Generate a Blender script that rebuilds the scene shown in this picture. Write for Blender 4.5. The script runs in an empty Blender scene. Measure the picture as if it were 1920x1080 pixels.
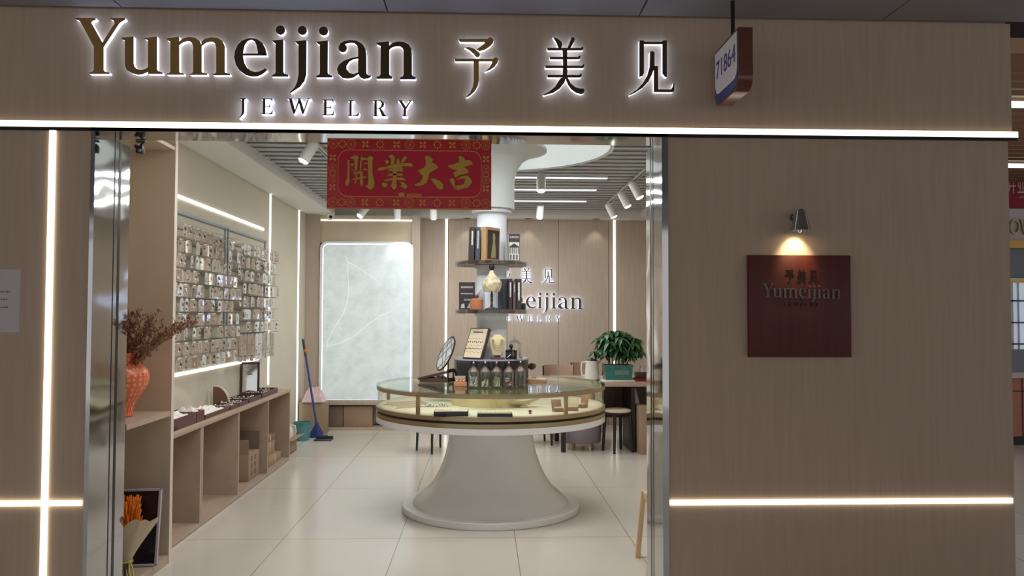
import bpy, bmesh, math, random
from mathutils import Vector, Matrix, geometry
random.seed(7)
S = bpy.context.scene
COL = S.collection
# ------------------------------------------------------------------ camera
F = 1490.0
CAM = Vector((0, 0, 1.453))
_yc = Vector(((905 - 960) / F, -(590 - 540) / F, -1)).normalized()
_zc = Vector((.004, 1, 0)); _zc = (_zc - _yc * _zc.dot(_yc)).normalized()
_xc = _yc.cross(_zc)
RC = Matrix((_xc, _yc, _zc))              # camera axes -> world axes
cd = bpy.data.cameras.new('camera'); cam = bpy.data.objects.new('camera', cd); COL.objects.link(cam)
cd.sensor_width = 36; cd.lens = F / 1920 * 36; cd.clip_start = .05; cd.clip_end = 100
cam.matrix_world = Matrix.Translation(CAM) @ RC.to_4x4()
S.camera = cam
def _ray(px, py): return RC @ Vector(((px - 960) / F, -(py - 540) / F, -1))
def P(px, py, Y):
    d = _ray(px, py); return CAM + d * (Y / d.y)
def Pz(px, py, z):
    d = _ray(px, py); return CAM + d * ((z - CAM.z) / d.z)
def Px(px, py, X):
    d = _ray(px, py); return CAM + d * (X / d.x)
# ------------------------------------------------------------------ world, exposure
W = bpy.data.worlds.new('world'); S.world = W; W.use_nodes = True
W.node_tree.nodes['Background'].inputs[0].default_value = (1.0, .97, .97, 1)
W.node_tree.nodes['Background'].inputs[1].default_value = .70
S.view_settings.view_transform = 'Standard'; S.view_settings.look = 'None'
S.view_settings.gamma = 1; S.view_settings.exposure = 0; S.view_settings.use_curve_mapping = False
def area(name, loc, sx, sy, power, color=(1, 1, 1), rot=(0, 0, 0)):
    l = bpy.data.lights.new(name, 'AREA'); l.shape = 'RECTANGLE'; l.size = sx; l.size_y = sy
    l.energy = power; l.color = color
    o = bpy.data.objects.new(name, l); COL.objects.link(o); o.location = loc; o.rotation_euler = rot
    return o
def spot(name, loc, aim, power, deg=40, color=(1, .95, .85), r=.03, blend=.4):
    l = bpy.data.lights.new(name, 'SPOT'); l.energy = power; l.spot_size = math.radians(deg)
    l.spot_blend = blend; l.color = color; l.shadow_soft_size = r
    o = bpy.data.objects.new(name, l); COL.objects.link(o); o.location = loc
    o.rotation_euler = (Vector(aim) - Vector(loc)).to_track_quat('-Z', 'Y').to_euler()
    return o
# the lines of LED bars in the slatted ceiling (bars built below; front two unseen, added for light)
BARS = [4.55, 5.3, 7.75, 8.5, 9.35]
for by in BARS:
    area('led_bar_light', (.06, by, 2.785), 2.3, .05, 35 if by < 6 else 21, (1, .992, .985))
# ------------------------------------------------------------------ materials
def lin(c):
    return tuple(((v / 255) / 12.92 if v / 255 <= .04045 else ((v / 255 + .055) / 1.055) ** 2.4) for v in c) + (1,)
def mat(name, c, rough=.5, metal=0, spec=.5, var=0, scale=8, stretch=(1, 1, 1), c2=None, bump=0, coat=0, detail=4):
    m = bpy.data.materials.new(name); m.use_nodes = True; nt = m.node_tree; b = nt.nodes['Principled BSDF']
    b.inputs['Base Color'].default_value = lin(c); b.inputs['Roughness'].default_value = rough
    b.inputs['Metallic'].default_value = metal; b.inputs['Specular IOR Level'].default_value = spec
    if coat: b.inputs['Coat Weight'].default_value = coat; b.inputs['Coat Roughness'].default_value = .08
    if var or c2 or bump:
        tc = nt.nodes.new('ShaderNodeTexCoord'); mp = nt.nodes.new('ShaderNodeMapping')
        mp.inputs['Scale'].default_value = stretch
        nz = nt.nodes.new('ShaderNodeTexNoise'); nz.inputs['Scale'].default_value = scale; nz.inputs['Detail'].default_value = detail
        nt.links.new(tc.outputs['Object'], mp.inputs[0]); nt.links.new(mp.outputs[0], nz.inputs[0])
        if var or c2:
            rp = nt.nodes.new('ShaderNodeValToRGB')
            rp.color_ramp.elements[0].position = .32; rp.color_ramp.elements[1].position = .68
            a = lin(c)
            if c2: e = lin(c2)
            else: e = tuple(min(1, v * (1 + var)) for v in a[:3]) + (1,); a = tuple(v * (1 - var) for v in a[:3]) + (1,)
            rp.color_ramp.elements[0].color = a; rp.color_ramp.elements[1].color = e
            nt.links.new(nz.outputs[0], rp.inputs[0]); nt.links.new(rp.outputs[0], b.inputs['Base Color'])
        if bump:
            bp = nt.nodes.new('ShaderNodeBump'); bp.inputs['Strength'].default_value = bump; bp.inputs['Distance'].default_value = .01
            nt.links.new(nz.outputs[0], bp.inputs['Height']); nt.links.new(bp.outputs[0], b.inputs['Normal'])
    return m
def emis(name, c, strength, base=(230, 230, 230)):
    m = mat(name, base, .4); b = m.node_tree.nodes['Principled BSDF']
    b.inputs['Emission Color'].default_value = lin(c); b.inputs['Emission Strength'].default_value = strength
    return m
def glass(name, tint, refl=.5, base_mix=.04):
    m = bpy.data.materials.new(name); m.use_nodes = True; nt = m.node_tree; nt.nodes.clear()
    o = nt.nodes.new('ShaderNodeOutputMaterial'); t = nt.nodes.new('ShaderNodeBsdfTransparent'); g = nt.nodes.new('ShaderNodeBsdfGlossy')
    t.inputs[0].default_value = lin(tint); g.inputs['Roughness'].default_value = .03
    g.inputs[0].default_value = (.95, .97, .96, 1)
    lw = nt.nodes.new('ShaderNodeFresnel'); lw.inputs[0].default_value = 1.45
    ml = nt.nodes.new('ShaderNodeMath'); ml.operation = 'MULTIPLY_ADD'; ml.inputs[1].default_value = refl; ml.inputs[2].default_value = base_mix; ml.use_clamp = True
    mx = nt.nodes.new('ShaderNodeMixShader')
    nt.links.new(lw.outputs[0], ml.inputs[0]); nt.links.new(ml.outputs[0], mx.inputs[0])
    nt.links.new(t.outputs[0], mx.inputs[1]); nt.links.new(g.outputs[0], mx.inputs[2]); nt.links.new(mx.outputs[0], o.inputs[0])
    return m
M = {}
M['lam'] = mat('pale wood laminate', (189, 168, 148), .55, spec=.3, c2=(197, 176, 156), scale=9, stretch=(6, 6, .3), detail=8)
M['lam_in'] = mat('pale oak laminate', (178, 164, 148), .45, spec=.35, c2=(188, 174, 158), scale=8, stretch=(5, 5, .35), detail=8)
M['shelf'] = mat('pale oak shelf board', (168, 147, 128), .45, spec=.35, c2=(178, 157, 137), scale=7, stretch=(1, .6, 1), detail=6)
M['niche'] = mat('taupe laminate', (204, 188, 164), .5, spec=.3, c2=(211, 196, 172), scale=7, stretch=(1, 1, .4))
M['edge'] = mat('pale edge band', (214, 200, 184), .4)
M['cream'] = mat('cream wall paint', (204, 197, 178), .7, var=.02, scale=3)
M['white'] = mat('white wall paint', (226, 226, 222), .6, var=.01, scale=3)
M['gloss_white'] = mat('white lacquer', (236, 236, 234), .22, spec=.5)
M['column'] = mat('white column paint', (232, 238, 246), .35)
M['greyslat'] = mat('grey aluminium slat', (150, 157, 162), .4, metal=.2)
M['void'] = mat('dark ceiling void', (52, 52, 54), .8)
M['mall_ceiling'] = mat('grey ceiling panel', (140, 138, 144), .7, var=.02, scale=2)
M['joint'] = mat('dark joint', (60, 56, 54), .7)
M['steel'] = mat('polished stainless steel', (190, 190, 190), .07, metal=1, bump=.5, scale=2.5, stretch=(1, 1, 1.5), detail=1)
M['steel_dull'] = mat('satin stainless steel', (150, 148, 148), .3, metal=1)
M['steel_dark'] = mat('dark steel groove', (38, 38, 42), .3, metal=.6)
M['gold_bright'] = mat('gold letter face toned for bright reflections', (196, 160, 96), .32, metal=.6, c2=(150, 120, 72), scale=2)  # mirror gold letters; bright reflections are put into this colour
M['gold_dark'] = mat('gold letter face toned for dark reflections', (98, 80, 62), .35, metal=.8)  # same gold, darker copy; dark reflections are put into its colour
M['ink'] = mat('dark engraved letter', (34, 20, 18), .6)
M['greyletter'] = mat('grey letter', (112, 100, 92), .45)
M['halo'] = emis('backlit acrylic', (204, 222, 255), 2.0)
M['halo2'] = emis('bright backlit acrylic', (192, 212, 255), 3.0)
M['led'] = emis('warm white light strip', (255, 240, 210), 2.6)
M['led_cool'] = emis('white light strip', (255, 252, 244), 2.0)
M['bar'] = emis('ceiling light bar', (240, 252, 255), 2.2)
M['disc'] = emis('white ceiling disc with added glow', (216, 236, 240), .5)  # no lamp: lit white ceiling, its brightness put in as glow
M['red'] = mat('red lacquer banner', (206, 16, 54), .4, var=.06, scale=4)
M['red2'] = mat('red patterned border', (205, 52, 52), .45, var=.12, scale=60)
M['goldfoil'] = mat('gold foil', (206, 162, 76), .32, metal=.35)
M['goldink'] = mat('dull gold print', (226, 150, 84), .5)
M['plaque'] = mat('red brown timber', (80, 30, 22), .5, c2=(96, 38, 28), scale=7, stretch=(4, 4, .3), detail=6)
M['chrome'] = mat('chrome', (190, 190, 192), .12, metal=1)
M['bulb'] = emis('warm lamp glow', (255, 226, 170), 12)
M['bulb_white'] = emis('white lamp glow', (255, 250, 240), 9)
M['paper'] = mat('white notice paper', (206, 200, 206), .7)
M['print'] = mat('grey print', (120, 112, 116), .7)
M['brownbox'] = mat('brown sign casing', (112, 72, 62), .25, metal=.35)
M['panel'] = mat('white sign panel', (226, 220, 216), .4)
M['blue'] = mat('blue print', (52, 62, 128), .5)
M['black'] = mat('black plastic', (24, 22, 24), .4)
M['blackgloss'] = mat('black gloss', (30, 27, 31), .12)
M['darkwood'] = mat('dark walnut', (56, 36, 30), .35, c2=(74, 48, 38), scale=9, stretch=(1, 1, .3))
M['brass'] = mat('champagne metal', (176, 158, 124), .34, metal=.75)
M['groove'] = mat('black seal', (30, 24, 20), .5)
M['cloth'] = mat('cream cloth', (240, 224, 200), .85, var=.04, scale=14)
M['card'] = mat('brown cardboard', (158, 134, 110), .75, var=.05, scale=6)
M['card2'] = mat('dark cardboard', (120, 102, 88), .75, var=.06, scale=6)
M['tape'] = mat('parcel tape', (196, 168, 134), .3)
M['lilac'] = mat('lilac edge', (178, 168, 182), .5)
M['maroon'] = mat('maroon leather', (92, 52, 52), .45)
M['whitebag'] = mat('crumpled white plastic', (232, 226, 218), .35, bump=.6, scale=30)
M['bead'] = mat('silver beads', (206, 200, 188), .25, metal=.6)
M['leaf'] = mat('glossy green leaf', (32, 66, 38), .35, c2=(50, 88, 48), scale=18)
M['leaf2'] = mat('light green leaf', (58, 96, 54), .35, c2=(80, 118, 66), scale=18)
M['stem'] = mat('green brown stem', (96, 92, 58), .6)
M['teal'] = mat('teal glaze', (40, 106, 98), .25, c2=(56, 124, 112), scale=20)
M['silver'] = mat('silver lettering', (196, 200, 194), .4, metal=.4)
M['vase'] = mat('coral vase', (220, 106, 84), .3)
M['vaseline'] = mat('yellow vase tile', (240, 160, 84), .3)
M['dried'] = mat('dried red brown stalk', (140, 98, 76), .7, c2=(166, 120, 92), scale=30)
M['orange'] = mat('orange flowers', (226, 112, 24), .7, c2=(242, 150, 48), scale=30)
M['wrap'] = mat('beige wrapping paper', (196, 178, 152), .6, bump=.3, scale=12)
M['ribbon'] = mat('pale yellow ribbon', (212, 196, 122), .5)
M['kettle'] = mat('white enamel', (226, 222, 210), .3)
M['pad'] = mat('cream seat pad', (212, 200, 170), .6)
M['blackwood'] = mat('black stained timber', (36, 26, 26), .4)
M['palewood'] = mat('pale beech', (206, 176, 134), .45, c2=(216, 188, 146), scale=8, stretch=(1, 1, .3))
M['chairwood'] = mat('light brown timber', (172, 144, 122), .5, c2=(184, 156, 132), scale=8)
M['greyfab'] = mat('grey upholstery', (128, 118, 124), .85, var=.05, scale=60)
M['bluegreen'] = mat('teal plastic', (80, 136, 140), .4)
M['navy'] = mat('blue handle', (46, 62, 128), .4)
M['tealblack'] = mat('blue black metal', (44, 56, 62), .4)
M['pink'] = mat('pinkish clear bag', (222, 190, 196), .3, bump=.5, scale=25)
M['ivory'] = mat('ivory velvet', (214, 196, 150), .7)
M['ivory_card'] = mat('ivory display card', (204, 190, 160), .7)
M['goldchain'] = mat('gold chain', (206, 170, 92), .45, metal=.7)
M['amber'] = mat('tan leather', (172, 110, 78), .45)
M['tan'] = mat('tan wood', (142, 106, 82), .45)
M['mauve'] = mat('mauve lid', (108, 94, 84), .35, metal=.4)
M['shade'] = mat('crackled ivory shade', (222, 208, 176), .5, c2=(150, 132, 104), scale=34, bump=.3)
M['book_dark'] = mat('dark book cloth', (48, 40, 42), .5)
M['book_slate'] = mat('slate book cloth', (66, 66, 76), .5)
M['book_gold'] = mat('ochre book cloth', (164, 130, 88), .5)
M['book_brown'] = mat('brown book cloth', (92, 74, 74), .5)
M['pages'] = mat('book pages', (226, 220, 208), .7)
M['olive'] = mat('olive print', (134, 128, 82), .5)
M['white_ink'] = mat('white print', (222, 220, 214), .5)
M['mirror'] = mat('mirror glass', (226, 232, 232), .05, metal=1)
M['marble'] = mat('grey white marble', (232, 236, 236), .2, c2=(186, 194, 196), scale=9)
M['pink_item'] = mat('dusty red trinket', (160, 92, 92), .5)
M['green_item'] = mat('green trinket', (138, 150, 90), .5)
M['purple_item'] = mat('dark violet trinket', (92, 76, 92), .5)
M['cardpk'] = [mat('pale card', c, .5) for c in ((244, 236, 226), (236, 226, 216), (246, 242, 238), (228, 214, 202), (240, 232, 236))]
M['poly'] = glass('clear polybag', (253, 250, 248), .6, .06)
M['glass_top'] = glass('green tinted glass', (243, 250, 246), .8, .04)
M['glass_side'] = glass('clear side glass', (252, 252, 250), .5, .02)
M['glass_jar'] = glass('clear jar glass', (250, 250, 248), .6, .03)
M['acrylic'] = glass('clear acrylic', (250, 251, 250), .5, .05)
M['silverpk'] = mat('silver trinket', (206, 196, 186), .35, metal=.3)
M['blacktrinket'] = mat('black trinket', (40, 34, 36), .4)
M['woodslat'] = mat('brown ceiling slat', (120, 84, 52), .5)
M['shopred'] = mat('crimson fabric banner', (140, 12, 34), .6)
M['shopwhite'] = mat('white fascia', (200, 190, 190), .5)
M['shopgold'] = mat('gold fascia trim', (190, 150, 84), .3, metal=.7)
M['shopgrey'] = mat('blue grey panel', (120, 126, 138), .5)
M['shopwood'] = mat('red brown cabinet', (176, 112, 88), .5, var=.04, scale=4)
M['daylight'] = emis('lit window display', (176, 206, 232), .4)
# floor: 750 x 1500 tiles
def floor_mat():
    m = mat('cream floor tile', (205, 192, 168), .2, spec=.5); nt = m.node_tree; b = nt.nodes['Principled BSDF']
    tc = nt.nodes.new('ShaderNodeTexCoord'); mp = nt.nodes.new('ShaderNodeMapping'); mp.inputs['Location'].default_value = (1.283 + 3.75, -5.236 + 7.5, 0)
    br = nt.nodes.new('ShaderNodeTexBrick'); br.offset = 0; br.squash = 1
    br.inputs['Scale'].default_value = 1; br.inputs['Brick Width'].default_value = .75; br.inputs['Row Height'].default_value = 1.5
    br.inputs['Mortar Size'].default_value = .0022; br.inputs['Mortar Smooth'].default_value = 0
    br.inputs['Color1'].default_value = lin((216, 209, 197)); br.inputs['Color2'].default_value = lin((211, 204, 191)); br.inputs['Mortar'].default_value = lin((140, 122, 102))
    nz = nt.nodes.new('ShaderNodeTexNoise'); nz.inputs['Scale'].default_value = 2.2; nz.inputs['Detail'].default_value = 6
    mx = nt.nodes.new('ShaderNodeMixRGB'); mx.blend_type = 'MULTIPLY'; mx.inputs[0].default_value = .12
    nt.links.new(tc.outputs['Object'], mp.inputs[0]); nt.links.new(mp.outputs[0], br.inputs[0]); nt.links.new(mp.outputs[0], nz.inputs[0])
    nt.links.new(br.outputs[0], mx.inputs[1]); nt.links.new(nz.outputs[1], mx.inputs[2]); nt.links.new(mx.outputs[0], b.inputs['Base Color'])
    return m
M['floor'] = floor_mat()
# ------------------------------------------------------------------ mesh builder
class MB:
    def __init__(s): s.bm = bmesh.new(); s.mats = []
    def mi(s, m):
        if isinstance(m, str): m = M[m]
        if m not in s.mats: s.mats.append(m)
        return s.mats.index(m)
    def _faces(s, vs, fs, m, mx=None):
        i = s.mi(m)
        bv = [s.bm.verts.new((mx @ Vector(v)) if mx else v) for v in vs]
        out = []
        for f in fs:
            try:
                q = s.bm.faces.new([bv[k] for k in f]); q.material_index = i; out.append(q)
            except ValueError: pass
        return bv, out
    def box(s, x0, x1, y0, y1, z0, z1, m, bev=0, mx=None):
        vs = [(x, y, z) for z in (z0, z1) for y in (y0, y1) for x in (x0, x1)]
        fs = [(0, 2, 3, 1), (4, 5, 7, 6), (0, 1, 5, 4), (2, 6, 7, 3), (0, 4, 6, 2), (1, 3, 7, 5)]
        bv, ff = s._faces(vs, fs, m, mx)
        if bev:
            ed = list({e for f in ff for e in f.edges})
            r = bmesh.ops.bevel(s.bm, geom=ed, offset=bev, segments=2, affect='EDGES', profile=.5)
            i = s.mi(m)
            for f in r['faces']: f.material_index = i
        return s
    def cbox(s, c, sz, m, rot=None, bev=0):
        mx = Matrix.Translation(c) @ (rot.to_4x4() if rot else Matrix.Identity(4))
        return s.box(-sz[0] / 2, sz[0] / 2, -sz[1] / 2, sz[1] / 2, -sz[2] / 2, sz[2] / 2, m, bev, mx)
    def lathe(s, prof, m, c=(0, 0, 0), n=32, mx=None, close=True, a0=0, a1=2 * math.pi, sx=1, sy=1):
        full = abs(a1 - a0 - 2 * math.pi) < 1e-6
        k = n if full else n + 1
        vs = []; c = Vector(c)
        for r, z in prof:
            for j in range(k):
                a = a0 + (a1 - a0) * j / n
                vs.append(c + Vector((r * math.cos(a) * sx, r * math.sin(a) * sy, z)))
        fs = []
        for i in range(len(prof) - 1):
            for j in range(n):
                j2 = (j + 1) % k
                fs.append((i * k + j, i * k + j2, (i + 1) * k + j2, (i + 1) * k + j))
        if full and close:
            if prof[0][0] > 1e-6: fs.append(tuple(range(k - 1, -1, -1)))
            if prof[-1][0] > 1e-6: fs.append(tuple((len(prof) - 1) * k + j for j in range(k)))
        s._faces(vs, fs, m, mx); return s
    def tube(s, p0, p1, r0, m, r1=None, n=12):
        p0 = Vector(p0); p1 = Vector(p1); r1 = r0 if r1 is None else r1
        d = p1 - p0; mx = Matrix.Translation(p0) @ d.to_track_quat('Z', 'Y').to_matrix().to_4x4()
        return s.lathe([(r0, 0), (r1, d.length)], m, n=n, mx=mx)
    def path(s, pts, r, m, n=8):
        pts = [Vector(p) for p in pts]; rs = r if isinstance(r, (list, tuple)) else [r] * len(pts)
        vs = []; q = None
        for i, p in enumerate(pts):
            t = (pts[min(i + 1, len(pts) - 1)] - pts[max(i - 1, 0)]).normalized()
            q = t.to_track_quat('Z', 'Y') if q is None else (q.to_matrix() @ Vector((0, 0, 1))).rotation_difference(t) @ q
            for j in range(n):
                a = 2 * math.pi * j / n
                vs.append(p + q @ Vector((rs[i] * math.cos(a), rs[i] * math.sin(a), 0)))
        fs = [(i * n + j, i * n + (j + 1) % n, (i + 1) * n + (j + 1) % n, (i + 1) * n + j) for i in range(len(pts) - 1) for j in range(n)]
        fs += [tuple(range(n - 1, -1, -1)), tuple((len(pts) - 1) * n + j for j in range(n))]
        s._faces(vs, fs, m); return s
    def ball(s, c, r, m, n=16, sz=(1, 1, 1), mx=None):
        k = max(6, n // 2)
        prof = [(max(1e-5, r * math.sin(math.pi * i / k)), -r * math.cos(math.pi * i / k)) for i in range(k + 1)]
        T = Matrix.Translation(c) @ (mx.to_4x4() if mx else Matrix.Identity(4)) @ Matrix.Diagonal((sz[0], sz[1], sz[2], 1))
        return s.lathe(prof, m, n=n, mx=T, close=False)
    def prism(s, pts, d, m, m_side=None):
        """pts: closed outline of 3-D points (planar), extruded by vector d; front cap at pts"""
        pts = [Vector(p) for p in pts]; d = Vector(d); n = len(pts)
        i = s.mi(m); si = s.mi(m_side or m)
        a = [s.bm.verts.new(p) for p in pts]; b = [s.bm.verts.new(p + d) for p in pts]
        for t in geometry.tessellate_polygon([pts]):
            for L in (a, b):
                try: f = s.bm.faces.new([L[k] for k in t]); f.material_index = i
                except ValueError: pass
        for k in range(n):
            try: f = s.bm.faces.new((a[k], a[(k + 1) % n], b[(k + 1) % n], b[k])); f.material_index = si
            except ValueError: pass
        return s
    def quad(s, pts, m): s._faces(pts, [tuple(range(len(pts)))], m); return s
    def text(s, body, size, m, loc, rot, ext=.0006, align='CENTER'):
        c = bpy.data.curves.new('t', 'FONT'); c.body = body; c.size = size; c.extrude = ext; c.align_x = align; c.align_y = 'CENTER'
        c.resolution_u = 3
        o = bpy.data.objects.new('t', c)
        me = bpy.data.meshes.new_from_object(o)
        mx = Matrix.Translation(loc) @ (rot if isinstance(rot, Matrix) else Matrix.Identity(3)).to_4x4()
        me.transform(mx); i = s.mi(m); n0 = len(s.bm.faces)
        s.bm.from_mesh(me); s.bm.faces.ensure_lookup_table()
        for f in s.bm.faces[n0:]: f.material_index = i
        bpy.data.objects.remove(o); bpy.data.curves.remove(c); bpy.data.meshes.remove(me)
        return s
def marks(mb, x0, x1, z0, z1, y, m, n, vertical=False, seed=1):
    r = random.Random(seed); L_ = (z1 - z0) if vertical else (x1 - x0); p = 0
    while p < L_:
        w = min(L_ / n * r.uniform(.5, 1.3), L_ - p)
        if vertical: mb.box(x0 + r.uniform(0, .2) * (x1 - x0), x1 - r.uniform(0, .2) * (x1 - x0), y - .0004, y + .0003, z1 - p - w * .75, z1 - p, m)
        else: mb.box(x0 + p, x0 + p + w * .75, y - .0004, y + .0003, z0 + r.uniform(0, .2) * (z1 - z0), z1, m)
        p += w
    return mb
FACE = Matrix.Rotation(math.pi / 2, 3, 'X')          # text standing up, read from -Y
def wm(o):
    m = o.matrix_basis.copy()
    while o.parent: o = o.parent; m = o.matrix_basis @ m
    return m
def tag(o, label=None, cat=None, group=None, kind=None):
    if label: o['label'] = label
    if cat: o['category'] = cat
    if group: o['group'] = group
    if kind: o['kind'] = kind
    return o
def O(name, mb, parent=None, label=None, cat=None, group=None, kind=None, world=False, loc=None, smooth=True):
    bmesh.ops.recalc_face_normals(mb.bm, faces=mb.bm.faces)
    me = bpy.data.meshes.new(name); mb.bm.to_mesh(me); mb.bm.free()
    for m in mb.mats: me.materials.append(m)
    o = bpy.data.objects.new(name, me); COL.objects.link(o)
    if parent: o.parent = parent
    if loc is not None: o.location = loc
    if world: me.transform(wm(o).inverted())
    if smooth:
        me.polygons.foreach_set('use_smooth', [True] * len(me.polygons))
        me.set_sharp_from_angle(angle=math.radians(38))
    return tag(o, label, cat, group, kind)
def T(name, label, cat, loc=(0, 0, 0), group=None, rz=0):
    o = bpy.data.objects.new(name, None); COL.objects.link(o); o.location = loc; o.rotation_euler = (0, 0, rz)
    o.empty_display_size = .1
    return tag(o, label, cat, group)
def dup(o, parent=None):
    c = o.copy(); COL.objects.link(c); c.parent = parent
    for ch in list(o.children): dup(ch, c)
    return c
def ST(name, mb, parent=None): return O(name, mb, parent, kind='structure')
Rx = lambda a: Matrix.Rotation(math.radians(a), 3, 'X')
Ry = lambda a: Matrix.Rotation(math.radians(a), 3, 'Y')
Rz = lambda a: Matrix.Rotation(math.radians(a), 3, 'Z')
# ================================================================== SETTING
FY = 3.80                       # face of the shop front
XL, XR, XE = -1.827, .862, 2.585
ZH, ZC = 2.315, 2.90            # door head, mall ceiling
ST('floor', MB().box(-9, 12, -6, 16, -.1, 0, 'floor'))
# mall ceiling in panels with open joints
b = MB()
b.box(-9, 12, -6, 3.78, ZC + .012, ZC + .1, 'joint')
xs = [-9, -5.2, -2.83, -1.71, -.46, .75, 1.95, 4.4, 8, 12]
for i in range(len(xs) - 1):
    for y0, y1 in ((-6, -2.2), (-2.2, .8), (.8, 3.775)):
        b.box(xs[i] + .004, xs[i + 1] - .004, y0 + .004, y1 - .004, ZC, ZC + .012, 'mall_ceiling')
ST('ceiling', b)
ST('wall_front', MB().box(-4.5, XL - .02, FY, FY + .16, 0, ZH + .03, 'lam'))
ST('wall_front', MB().box(-4.5, XE + .022, FY, FY + .16, ZH + .04, ZC, 'lam').box(-4.5, XE, FY + .004, FY + .1, ZC, 3.2, 'lam'))
b = MB().box(XR + .03, XE, FY, FY + .16, 0, 1.128, 'lam').box(XR + .03, XE, FY, FY + .16, 1.1288, ZH + .03, 'lam')
b.box(XR + .04, XE - .01, FY + .0015, FY + .15, 1.12, 1.14, 'lam')
ST('wall_front', b)
# stainless door lining
def jamb(xa, xb, s):
    m = MB()
    m.box(min(xa, xb), max(xa, xb), FY - .012, FY + .235, 0, ZH, 'steel')
    m.box(min(xa, xb) - .001, max(xa, xb) + .001, FY + .2352, FY + .26, 0, ZH, 'steel_dark')
    m.box(min(xa, xb), max(xa, xb), FY + .2602, FY + .36, 0, ZH, 'steel')
    m.box(xa + s * .0005 - .001, xa + s * .0005 + .001, FY + .19, FY + .196, 0, ZH, 'steel_dark')
    return m
ST('trim_1', jamb(XL, XL - .02, 1))
ST('trim_2', jamb(XR, XR + .03, -1))
ST('trim_3', MB().box(XL - .02, XR + .03, FY - .012, FY + .19, ZH, ZH + .04, 'steel'))
# shop room
YB, XW, XRW, ZS = 10.5, -2.24, 2.45, 2.715
ST('wall_left', MB().box(XW - .1, XW, FY + .16, YB, 0, 3.1, 'cream'))
ST('wall_right', MB().box(XRW, XRW + .06, FY + .16, YB, 0, 3.1, 'lam_in'))
b = MB()
for i, (x0, x1) in enumerate(((-2.34, -.46), (-.455, .32), (.325, 1.0), (1.005, 1.665), (1.67, 2.5))):
    b.box(x0, x1, YB, YB + .1, 0, 3.1, 'lam_in')
b.box(-2.3, 2.45, YB + .02, YB + .09, 0, 3.1, 'joint')
ST('wall_back', b)
ST('wall_front', MB().box(-2.3, 2.5, FY + .17, FY + .2, ZH + .05, 3.1, 'white').box(XR + .04, 2.5, FY + .365, FY + .39, 0, ZH + .05, 'white'))
ST('ceiling', MB().box(-2.35, 2.52, FY + .1, YB + .1, 3.05, 3.1, 'void'))
b = MB()
y = FY + .3
while y < 10.25:
    b.box(-1.9, 2.1, y, y + .125, 2.815, 2.89, 'greyslat').box(-1.9, 2.1, y - .004, y + .012, 2.805, 2.816, 'white'); y += .175
ST('ceiling', b)
ST('trim_4', MB().box(XW, -1.885, FY + .2, YB, ZS, 3.05, 'white'))
ST('trim_5', MB().box(-1.885, 2.06, 10.28, YB, ZS, 3.05, 'white'))
ST('trim_6', MB().box(2.06, XRW, FY + .39, YB, ZS, 3.05, 'white'))
# recess with the tall light window in the back left corner
b = MB()
BY = 10.1
b.box(XW, -2.06, BY, YB - .001, .38, ZS, 'lam_in').box(-.9, -.80, BY, YB - .001, 0, ZS, 'lam_in')
b.box(-2.06, -.9, BY + .06, YB - .001, 2.36, ZS, 'niche').box(XW, -.9, BY - .03, YB - .001, .315, .38, 'lam_in', .004)
b.box(XW, -.9, BY - .03, BY + .2, 0, .035, 'lam_in').box(XW, -.9, BY + .3, BY + .35, .035, .315, 'niche')
ST('wall_back', b)
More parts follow.
